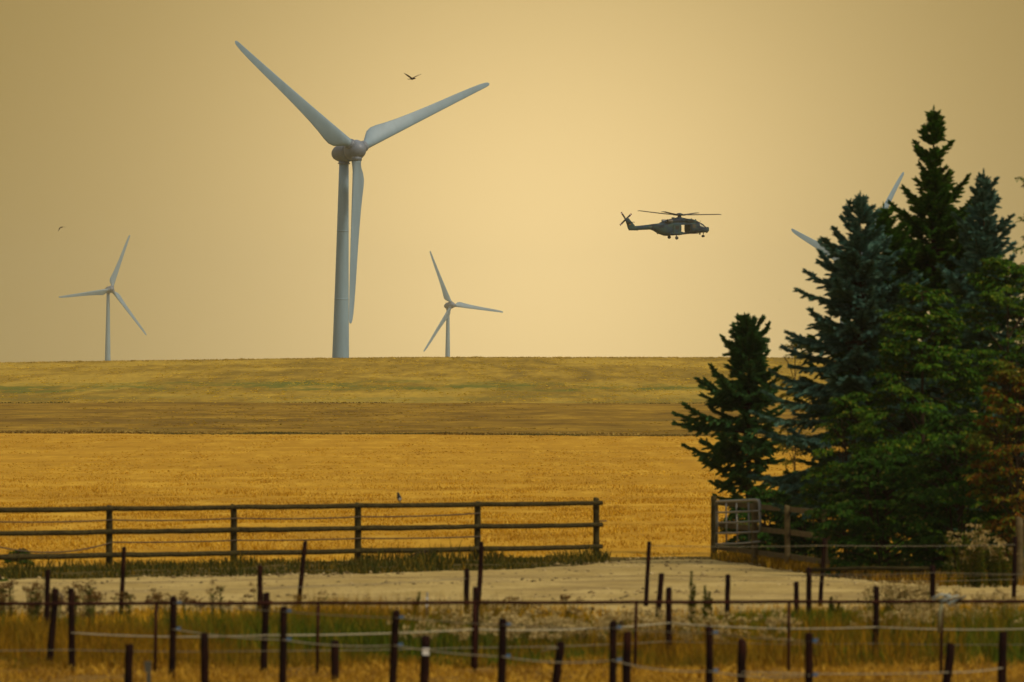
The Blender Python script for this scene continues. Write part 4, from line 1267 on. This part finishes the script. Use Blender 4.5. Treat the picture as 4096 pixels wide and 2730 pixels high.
leafy('leafy_shrub', 'dark shrub behind the second bay of the board fence', 'shrub', 3230, 279.0, 1880, 0.85, 0.7, MF['hedge'], 31, z0=0.05, boughs=170, bough=0.45, group=GR, stems=4)
leafy('sapling', 'thin yellow green sapling between the small spruce and the blue spruce', 'tree', 3180, 290.0, 1285, 0.42, 0.4, MF['yellow'], 28, z0=1.6, boughs=34, bough=0.42, hollow=0.2, sprays=7, per=7, girth=0.25)
leafy('sapling', 'sparse leafy twigs hanging in at the upper right edge', 'tree', 4125, 252.0, 690, 0.38, 0.4, MF['leaf'], 29, z0=3.6, boughs=24, bough=0.6, hollow=0.2, sprays=6, per=6, girth=0.3)

# ------------------------------------------------------------------ grasses and weeds
def nz(x, y, seed, f=1.0):
    g = np.random.default_rng(seed); v = np.zeros_like(x, dtype=float)
    for k in range(7):
        a = g.uniform(0, 6.28); fr = f * g.uniform(0.5, 2.2)
        v += np.sin((x * math.cos(a) + y * math.sin(a)) * fr + g.uniform(0, 6.28)) / 7 ** 0.5 * 1.4
    return v
def scatter(n, d0, d1, g, margin=1.5):
    d = np.sqrt(g.random(n) * (d1 ** 2 - d0 ** 2) + d0 ** 2)
    x = (g.random(n) * 2 - 1) * (0.0455 * d + margin)
    return x, d
def blades(name, label, x, d, h, w, lean, mat, g, z=None, parent=None, cat=None):
    n = len(x)
    z = zg(x, d) if z is None else z
    az = g.uniform(0, 6.283, n)
    B = np.stack([x, d, z - 0.01], -1)
    side = np.stack([np.cos(az), np.sin(az), np.zeros(n)], -1) * (w / 2)[:, None]
    la = g.uniform(0, 6.283, n); ld = np.stack([np.cos(la), np.sin(la), np.zeros(n)], -1)
    ln = (np.abs(g.normal(0, 1, n)) * lean * h)[:, None]
    up = np.array([0, 0, 1.0])[None]
    Mid = B + up * (h * 0.55)[:, None] + ld * ln * 0.35
    Tip = B + up * h[:, None] + ld * ln
    V = np.stack([B - side, B + side, Mid + side * 0.75, Mid - side * 0.75, Tip], 1).reshape(-1, 3)
    b = (np.arange(n) * 5)[:, None]
    F = np.concatenate([b + np.array([[0, 1, 2]]), b + np.array([[0, 2, 3]]), b + np.array([[3, 2, 4]])], 0)
    o = np_mesh(name, V, F, mat, parent, kind='stuff')
    if label: o['label'] = label
    return o
MG = dict(
    dry=island_mat('dry_grass_blades', [(0.0, (0.085, 0.042, 0.003)), (0.45, (0.22, 0.112, 0.006)), (0.8, (0.42, 0.225, 0.011)), (1.0, (0.11, 0.085, 0.006))], ((0.35, 0.22, 1), (0.15, 0.105, 0.008), 0.48, 0.64, 0.6), trans=0.25),
    gold=island_mat('golden_grass_blades', [(0.0, (0.38, 0.19, 0.007)), (0.5, (0.55, 0.30, 0.013)), (1.0, (0.68, 0.42, 0.035))], None, trans=0.25),
    green=island_mat('green_grass_blades', [(0.0, (0.035, 0.062, 0.004)), (0.5, (0.075, 0.11, 0.006)), (0.85, (0.16, 0.155, 0.009)), (1.0, (0.32, 0.20, 0.012))], ((0.35, 0.2, 1), (0.045, 0.095, 0.008), 0.48, 0.62, 0.7), trans=0.25),
    verge=island_mat('verge_grass_blades', [(0.0, (0.030, 0.034, 0.005)), (0.5, (0.065, 0.062, 0.008)), (0.85, (0.13, 0.092, 0.010)), (1.0, (0.32, 0.18, 0.015))], ((0.4, 0.3, 1), (0.045, 0.055, 0.010), 0.48, 0.62, 0.6), trans=0.2),
    thatch=island_mat('straw_thatch', [(0.0, (0.16, 0.070, 0.006)), (0.5, (0.44, 0.23, 0.014)), (1.0, (0.66, 0.40, 0.05))], ((0.5, 0.3, 1), (0.16, 0.08, 0.015), 0.5, 0.66, 0.6), trans=0.15),
    straw=island_mat('stubble_stalks', [(0.0, (0.32, 0.16, 0.007)), (0.4, (0.50, 0.27, 0.014)), (0.8, (0.63, 0.37, 0.030)), (1.0, (0.76, 0.50, 0.08))], ((0.12, 0.05, 1), (0.36, 0.19, 0.02), 0.5, 0.65, 0.5), trans=0.2),
    margin=island_mat('field_margin_grass', [(0.0, (0.10, 0.060, 0.012)), (0.5, (0.19, 0.12, 0.022)), (0.85, (0.30, 0.20, 0.04)), (1.0, (0.45, 0.32, 0.09))], ((0.05, 0.05, 1), (0.075, 0.080, 0.022), 0.5, 0.62, 0.7), trans=0.1),
    pale=island_mat('pale_bank_grass', [(0.0, (0.24, 0.15, 0.025)), (1.0, (0.42, 0.29, 0.07))], None, trans=0.1),
    crest=island_mat('crest_grass', [(0.0, (0.30, 0.20, 0.035)), (1.0, (0.55, 0.38, 0.09))], None, trans=0.1),
    hillt=island_mat('hill_tufts', [(0.0, (0.36, 0.245, 0.020)), (0.35, (0.52, 0.34, 0.030)), (0.75, (0.70, 0.46, 0.045)), (1.0, (0.82, 0.57, 0.07))], ((0.05, 0.004, 1), (0.40, 0.29, 0.022), 0.48, 0.62, 0.6), trans=0.35),
    baret=island_mat('bare_field_tufts', [(0.0, (0.17, 0.10, 0.009)), (0.4, (0.34, 0.205, 0.017)), (0.8, (0.50, 0.31, 0.030)), (1.0, (0.24, 0.20, 0.018))], None, trans=0.2),
    head=island_mat('cream_seed_heads', [(0.0, (0.24, 0.16, 0.045)), (0.5, (0.42, 0.31, 0.11)), (1.0, (0.62, 0.48, 0.20))], None, trans=0.2),
    brownhead=island_mat('brown_seed_heads', [(0.0, (0.07, 0.035, 0.008)), (1.0, (0.19, 0.10, 0.022))], None, trans=0.2),
    stem=island_mat('weed_stems', [(0.0, (0.05, 0.075, 0.010)), (0.6, (0.10, 0.105, 0.014)), (1.0, (0.16, 0.11, 0.02))], None, trans=0.15),
)
g = np.random.default_rng(101)
# stubble beyond the fence
x, d = scatter(230000, 268.0, 520.0, g, 3)
keep = (d > edge_field(x)) & (g.random(len(x)) < np.clip((530 - d) / 160, 0.0, 1)) & (nz(x, d * 0.35, 3, 1.4) + g.normal(0, .7, len(x)) > -0.9)
x, d = x[keep], d[keep]
blades('stubble_stalks', 'short golden stubble stalks covering the field', x, d, g.uniform(0.03, 0.10, len(x)) * (1 + 0.35 * nz(x, d * 0.3, 6, 0.8)).clip(0.4, 1.7), g.uniform(0.02, 0.045, len(x)), 0.8, MG['straw'], g)
# olive verge along the foot of the pole fence
x, d = scatter(95000, 243.0, 291.0, g, 2)
px_ = x / (K * d) + 2048
fd = fence_d(x)
ok = (px_ < 2440) & (d < fd + 0.9) & ~on_track(x, d - 0.2) & (d > np.interp(px_, _px, _db) - 0.35)
ok &= (nz(x, d, 8, 0.9) + g.normal(0, 0.4, len(x)) > -0.45)
x, d, px_, fd = x[ok], d[ok], px_[ok], fd[ok]
near_f = np.exp(-((d - fd + 0.4) / 1.6) ** 2)
tall = np.exp(-((px_ - 1705) / 90) ** 2) * 0.28 + np.exp(-((px_ - 1440) / 60) ** 2) * 0.12 + np.exp(-((px_ - 2375) / 45) ** 2) * 0.14 + np.exp(-((px_ - 950) / 60) ** 2) * 0.12 + np.exp(-((px_ - 60) / 60) ** 2) * 0.2
h = (g.uniform(0.03, 0.13, len(x)) + 0.18 * near_f * g.random(len(x)) + tall * g.random(len(x))) * (0.8 + 0.6 * nz(x, d, 4, 1.1)).clip(0.25, 1.9)
blades('verge_grass', 'dark olive grass along the foot of the pole fence', x, d, h.clip(0.03, 0.7), g.uniform(0.02, 0.04, len(x)), 0.5, MG['verge'], g)
# brown grass under the board fence and hedge
x, d = scatter(60000, 240.0, 289.0, g, 1)
px_ = x / (K * d) + 2048
ok = (px_ > 2845) & (d > np.interp(px_, _px, _db) - 0.3) & (d < np.interp(px_, _px, _db) + 14)
x, d = x[ok], d[ok]
blades('brown_grass', 'brown grass under the board fence and along the hedge', x, d, g.uniform(0.06, 0.34, len(x)), g.uniform(0.02, 0.035, len(x)), 0.4, MG['dry'], g)
# golden grass along the front of the track
x, d = scatter(62000, 194.0, 222.0, g, 1.5)
px_ = x / (K * d) + 2048
edge = np.interp(px_, _px, _df)
ok = (d < edge + 0.5 + 0.8 * nz(x, d, 17, 1.2)) & (g.random(len(x)) < 0.8)
x, d, px_ = x[ok], d[ok], px_[ok]
h = (g.uniform(0.05, 0.20, len(x))) * (0.9 + 0.5 * nz(x, d, 9, 0.9)).clip(0.2, 1.8)
blades('golden_grass', 'golden grass along the front edge of the track', x, d, h, g.uniform(0.012, 0.026, len(x)), 0.35, MG['gold'], g)
# tall mixed dry grass
x, d = scatter(125000, 168.5, 198.0, g, 1.2)
px_ = x / (K * d) + 2048
ok = (nz(x, d * 0.6, 21, 0.7) + g.normal(0, 0.5, len(x)) > -0.8) & (g.random(len(x)) > 0.72 * np.clip((px_ - 2650) / 400, 0, 1) * np.clip((d - 169) / 3, 0, 1)) & (g.random(len(x)) > 0.45 * np.exp(-((px_ - 2300) / 450) ** 2))
x, d = x[ok], d[ok]
h = g.uniform(0.12, 0.55, len(x)) * (0.85 + 0.55 * nz(x, d, 22, 0.6)).clip(0.2, 1.8) * np.clip((d - 166) / 8, 0.35, 1) * np.clip((204 - d) / 18, 0.3, 1)
blades('dry_grass', 'tall dry brown and gold grass in the meadow', x, d, h, g.uniform(0.010, 0.024, len(x)), 0.45, MG['dry'], g)
# green growth, strongest at the right
x, d = scatter(190000, 170.0, 206.0, g, 1.2)
px_ = x / (K * d) + 2048
m = np.clip((px_ - 2700) / 450, 0, 1) * 1.5 + np.exp(-((px_ - 1850) / 700) ** 2) * np.clip((190 - d) / 10, 0, 1) * 0.55 + np.exp(-((px_ - 900) / 500) ** 2) * np.clip((184 - d) / 8, 0, 1) * 0.35 + 0.28 * np.clip((193 - d) / 14, 0, 1) + 0.03
ok = g.random(len(x)) < m * (0.6 + 0.5 * nz(x, d, 31, 0.6)).clip(0.05, 1.2)
x, d, px_ = x[ok], d[ok], px_[ok]
h = g.uniform(0.18, 0.5, len(x)) * (0.9 + 0.4 * nz(x, d, 32, 0.6)).clip(0.3, 1.6) * np.clip((d - 167) / 8, 0.35, 1) * np.clip((210 - d) / 18, 0.3, 1)
blades('green_grass', 'green grass and weeds in the meadow', x, d, h, g.uniform(0.012, 0.028, len(x)), 0.4, MG['green'], g)
# flattened straw nearest the camera
x, d = scatter(62000, 145.0, 173.0, g, 1.0)
blades('straw_thatch', 'flattened straw on the nearest ground', x, d, g.uniform(0.03, 0.13, len(x)) * (0.9 + 0.5 * nz(x, d, 41, 1.3)).clip(0.3, 1.8), g.uniform(0.012, 0.028, len(x)), 1.3, MG['thatch'], g)
# banks between the far fields
x = g.uniform(-48, 48, 9000); off = g.normal(0, 1.6, 9000)
d = edge_bare(x) + 1.0 + off
h = g.uniform(0.03, 0.11, 9000) * (1 + 0.35 * nz(x, x * 0, 51, 0.5)).clip(0.4, 1.7) * (1 + 0.5 * np.clip(-x / 30, 0, 1))
blades('field_margin', 'dark grassy bank between the stubble and the bare field', x, d, h, g.uniform(0.10, 0.25, 9000), 0.4, MG['margin'], g)
x = g.uniform(-48, 48, 5000); d = edge_bare(x) + 7.0 + g.normal(0, 2.0, 5000) + 5 * np.clip(-x / 25, 0, 1)
blades('field_margin', 'pale dry grass strip on the bank behind the stubble', x, d, g.uniform(0.03, 0.13, 5000) * (1 + 0.5 * nz(x, x * 0, 52, 0.4)).clip(0.1, 2), g.uniform(0.08, 0.2, 5000), 0.4, MG['pale'], g)
x = g.uniform(-66, 66, 2200); d = edge_hill(x) + g.normal(0, 1.2, 2200)
ok = nz(x, x * 0, 53, 0.35) > -0.5; x, d = x[ok], d[ok]
blades('field_margin', 'thin dark brown line of grass at the foot of the hill', x, d, g.uniform(0.03, 0.10, len(x)) * (0.8 + 0.4 * nz(x, x * 0, 54, 0.5)).clip(0.2, 1.6), g.uniform(0.12, 0.3, len(x)), 0.4, MG['margin'], g)
x = g.uniform(-95, 95, 9000); d = g.uniform(1470, 1500, 9000)
blades('hill_grass', 'dry grass fringe on the crest of the hill', x, d, g.uniform(0.03, 0.16, 9000), g.uniform(0.10, 0.25, 9000), 0.4, MG['crest'], g)

# clump of weeds with flat cream seed heads
def umbel_mesh(plants, g, parent=None, name='seed_head_weeds', label=None):
    """plants: rows of x, d, height; stems, leaves and domed heads of many small florets"""
    V1, F1, V2, F2 = [], [], [], []
    P, D, N, L, W = [], [], [], [], []
    S = MB()
    hp_, hd_, hn_, hl_, hw_ = [], [], [], [], []
    for (x, d, h) in plants:
        b = np.array([x, d, 0.0])
        ln = g.normal(0, 0.08, 2)
        nh = g.integers(2, 5)
        for k in range(nh):
            top = b + np.array([ln[0] + g.normal(0, 0.07), ln[1] + g.normal(0, 0.07), h * g.uniform(0.75, 1.05)])
            mid = b + (top - b) * 0.55 + g.normal(0, 0.015, 3)
            S.tube([Vector(b), Vector(mid), Vector(top)], [0.007, 0.006, 0.004], 3, cap=False)
            rad = g.uniform(0.03, 0.075)
            for m in range(16):
                a = g.uniform(0, 6.28); r_ = rad * math.sqrt(g.random())
                q = top + np.array([r_ * math.cos(a), r_ * math.sin(a), 0.02 * (1 - (r_ / rad) ** 2) + g.normal(0, 0.018)])
                hp_.append(q); hd_.append(unit(np.array([math.cos(a), math.sin(a), 0.2]))); hn_.append(unit(np.array([0, -0.6, 1.0]) + g.normal(0, 0.5, 3)))
                hl_.append(g.uniform(0.025, 0.042)); hw_.append(g.uniform(0.035, 0.055))
        for k in range(9 if h < 0.68 else 110):
            f = g.uniform(0.1, 0.85); a = g.uniform(0, 6.28)
            q = b + np.array([ln[0] * f, ln[1] * f, h * f])
            P.append(q); D.append(unit(np.array([math.cos(a), math.sin(a), g.uniform(0, 0.8)]))); N.append(np.array([0, 0, 1.0])); L.append(g.uniform(0.06, 0.14)); W.append(g.uniform(0.015, 0.03))
    return S, (P, D, N, L, W), (hp_, hd_, hn_, hl_, hw_)
def weeds(name, label, plants, g, cat=None, head=None):
    S, lf, hd = umbel_mesh(plants, g)
    V, F = leaf_quads(*map(np.array, lf)); Vh, Fh = leaf_quads(*map(np.array, hd))
    if cat:
        o = thing(name, label, cat, (plants[0][0], plants[0][1], 0))
        S.build('stems', MG['stem'], o, kind='stuff'); np_mesh('leaves', V, F, MG['green'], o, kind='stuff'); np_mesh('seed_heads', Vh, Fh, MG['head'], o, kind='stuff')
    else:
        sv = np.array([tuple(v) for v in S.v]); sf = np.array(S.f)
        o = np_mesh(name, np.concatenate([sv, V]), np.concatenate([sf, F + len(sv)]), MG['stem'], kind='stuff'); o['label'] = label + ', stems and leaves'
        o = np_mesh('seed_heads', Vh, Fh, head or MG['head'], kind='stuff'); o['label'] = label + (', brown heads' if head else ', cream heads')
pl = []
while len(pl) < 270:
    p = np.clip(g.normal(2350, 420), 1650, 3150); dd = g.uniform(174, 190)
    if nz(np.array([gx(p, dd)]), np.array([dd]), 77, 1.1)[0] < -0.1: continue
    pl.append((gx(p, dd), dd, g.uniform(0.32, 0.56)))
for k in range(120):
    p = np.clip(g.normal(3780, 230), 3300, 4200); dd = g.uniform(178, 205)
    pl.append((gx(p, dd), dd, g.uniform(0.35, 0.65)))
weeds('seed_head_weeds', 'mass of weeds with flat cream seed heads in the meadow', pl, g)
pl = []
for k in range(60):
    p = np.clip(g.normal(480, 330), 0, 1700); dd = g.uniform(192, 206)
    pl.append((gx(p, dd), dd, g.uniform(0.4, 0.72)))
for k in range(14):
    p = g.uniform(1850, 2500); dd = g.uniform(190, 200)
    pl.append((gx(p, dd), dd, g.uniform(0.4, 0.6)))
weeds('dry_weeds', 'brown dried weeds with open heads standing before the track', pl, g, head=MG['brownhead'])
def clump(p0, d0, n, spread, hmin, hmax):
    return [(gx(p0, d0) + g.normal(0, spread), d0 + g.normal(0, spread), g.uniform(hmin, hmax)) for _ in range(n)]
weeds('tall_weed', 'tall weed clump with creamy heads before the dark hedge', clump(3885, 238.0, 18, 0.20, 0.7, 1.38), g, 'weed')
weeds('tall_weed', 'slimmer tall weed with creamy head right of the tall clump', clump(3985, 238.0, 12, 0.12, 0.7, 1.18), g, 'weed')
weeds('tall_weed', 'cream headed weeds poking above the pipe rail at the right', clump(3640, 205.0, 34, 0.30, 0.45, 0.70), g, 'weed')
# slim green spires that stand up in front of the track
def spire(label, p0, d0, top_row, seed):
    g2 = np.random.default_rng(seed)
    base = Vector((gx(p0, d0), d0, 0)); H = ZC + (HZ - top_row) * K * d0
    o = thing('green_spire', label, 'weed', base)
    P, D, N, L, W = [], [], [], [], []
    S = MB()
    for s in range(3):
        lx = g2.normal(0, 0.05); hh = H * (1.0 if s == 0 else g2.uniform(0.6, 0.85))
        S.tube([base + Vector((0.03 * s, 0, 0)), base + Vector((lx * 0.5 + 0.03 * s, 0, hh * 0.5)), base + Vector((lx + 0.03 * s, 0, hh))], [0.009, 0.007, 0.003], 5, cap=False)
        for k in range(110):
            f = g2.uniform(0.05, 1.0); a = g2.uniform(0, 6.28)
            P.append(np.array([base.x + lx * f + 0.03 * s, base.y, hh * f])); D.append(unit(np.array([math.cos(a), math.sin(a), 1.2])))
            N.append(np.array([0, 0, 1.0])); L.append(0.13 * (1.15 - f) + 0.03); W.append(0.028)
    S.build('stems', MG['stem'], o, kind='stuff')
    V, F = leaf_quads(*map(np.array, (P, D, N, L, W))); np_mesh('leaves', V, F, MG['green'], o, kind='stuff')
spire('tallest slim green weed spire before the track', 2762, 196.0, 2290, 1)
spire('shorter slim green weed spire right of the tallest one', 2818, 197.0, 2345, 2)
spire('slim green weed spire at the left end of the cream weeds', 1655, 199.0, 2372, 3)
spire('slim green weed spire among the stakes at the right', 3330, 199.0, 2395, 4)
# dark weed bush behind the fence at the left, green leafy spray at the left edge
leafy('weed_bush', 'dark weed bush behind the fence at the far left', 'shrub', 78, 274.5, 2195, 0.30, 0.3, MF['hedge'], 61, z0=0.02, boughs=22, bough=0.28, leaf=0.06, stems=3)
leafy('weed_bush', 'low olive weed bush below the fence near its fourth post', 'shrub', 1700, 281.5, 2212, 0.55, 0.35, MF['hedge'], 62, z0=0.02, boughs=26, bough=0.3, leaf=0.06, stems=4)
leafy('weed_bush', 'bright green leafy spray at the left edge beside the track', 'shrub', -8, 246.0, 2308, 0.16, 0.2, MF['leaf'], 63, z0=0.02, boughs=12, bough=0.22, leaf=0.06, stems=2)
leafy('weed_bush', 'small bright green leafy weed beside a stake in the middle', 'shrub', 2490, 176.0, 2480, 0.10, 0.1, MF['leaf'], 64, z0=0.1, boughs=12, bough=0.16, leaf=0.05, stems=2)

# loose stones and clods on the track, thickest towards its edges
gs = np.random.default_rng(303)
sx, sdist = scatter(26000, 205.0, 292.0, gs, 1.5)
ok = on_track(sx, sdist)
sx, sdist = sx[ok], sdist[ok]
sp_ = sx / (K * sdist) + 2048
sf, sb = np.interp(sp_, _px, _df), np.interp(sp_, _px, _db)
ed = np.minimum((sdist - sf) / (sb - sf), (sb - sdist) / (sb - sf))
ok = gs.random(len(sx)) < (0.35 + 0.65 * np.exp(-(ed / 0.10) ** 2)) * (0.5 + 0.5 * nz(sx, sdist * 0.3, 91, 0.9)).clip(0.03, 1)
sx, sdist = sx[ok], sdist[ok]
nS = len(sx)
rS = 0.018 + 0.05 * gs.random(nS) ** 3
C = np.stack([sx, sdist, np.full(nS, 0.060) + rS * 0.2], -1)
octa = np.array([[1, 0, 0], [0, 1, 0], [-1, 0, 0], [0, -1, 0], [0, 0, 0.7], [0, 0, -0.7]], float)
Vst = (C[:, None, :] + octa[None] * rS[:, None, None] * gs.uniform(0.6, 1.4, (nS, 6, 1))).reshape(-1, 3)
fo = np.array([[0, 1, 4], [1, 2, 4], [2, 3, 4], [3, 0, 4], [1, 0, 5], [2, 1, 5], [3, 2, 5], [0, 3, 5]])
Fst = (np.arange(nS)[:, None, None] * 6 + fo[None]).reshape(-1, 3)
o = np_mesh('track_stones', Vst, Fst, island_mat('track_stone', [(0.0, (0.10, 0.072, 0.03)), (0.5, (0.26, 0.19, 0.075)), (1.0, (0.50, 0.38, 0.17))], None, trans=0.0), kind='stuff')
o['label'] = 'loose stones and clods scattered on the sandy track'
# tufts that break the edges of the track
tx, td = scatter(60000, 205.0, 290.0, gs, 1.5)
tp_ = tx / (K * td) + 2048
dmin = np.minimum(np.abs(td - np.interp(tp_, _px, _df)), np.abs(td - np.interp(tp_, _px, _db)))
ok = (dmin < 1.3 * gs.random(len(tx)) ** 1.5) & (nz(tx, td, 95, 1.6) + gs.normal(0, 0.3, len(tx)) > 0.15)
tx, td = tx[ok], td[ok]
blades('edge_tufts', 'straggling grass tufts along both edges of the track', tx, td, gs.uniform(0.04, 0.16, len(tx)), gs.uniform(0.015, 0.03, len(tx)), 0.6, MG['verge'], gs, z=np.full(len(tx), 0.03))

# tufts that roughen the far slopes
gh = np.random.default_rng(404)
hx, hd = scatter(52000, 1004.0, 1498.0, gh, 6)
ok = nz(hx * 2.5, hd * 0.05, 96, 0.5) + gh.normal(0, 0.6, len(hx)) > -0.3
hx, hd = hx[ok], hd[ok]
blades('hill_tufts', 'dry grass tufts over the far hill', hx, hd, gh.uniform(0.015, 0.07, len(hx)), gh.uniform(0.12, 0.5, len(hx)), 0.6, MG['hillt'], gh)
hx, hd = scatter(16000, 706.0, 998.0, gh, 5)
ok = (nz(hx * 0.35, hd * 0.12, 97, 0.6) + gh.normal(0, 0.5, len(hx)) > 0.1) & (hd > edge_bare(hx) + 3)
hx, hd = hx[ok], hd[ok]
blades('bare_field_tufts', 'low weeds and clods on the bare field', hx, hd, gh.uniform(0.012, 0.055, len(hx)), gh.uniform(0.10, 0.40, len(hx)), 0.5, MG['baret'], gh)
hx, hd = scatter(50000, 480.0, 700.0, gh, 4)
ok = (hd < edge_bare(hx) - 1) & (nz(hx * 1.5, hd * 0.10, 98, 0.6) + gh.normal(0, 0.7, len(hx)) > -0.2)
hx, hd = hx[ok], hd[ok]
blades('far_stubble', 'distant golden stubble below the bank', hx, hd, gh.uniform(0.01, 0.045, len(hx)), gh.uniform(0.05, 0.16, len(hx)), 0.6, MG['straw'], gh)
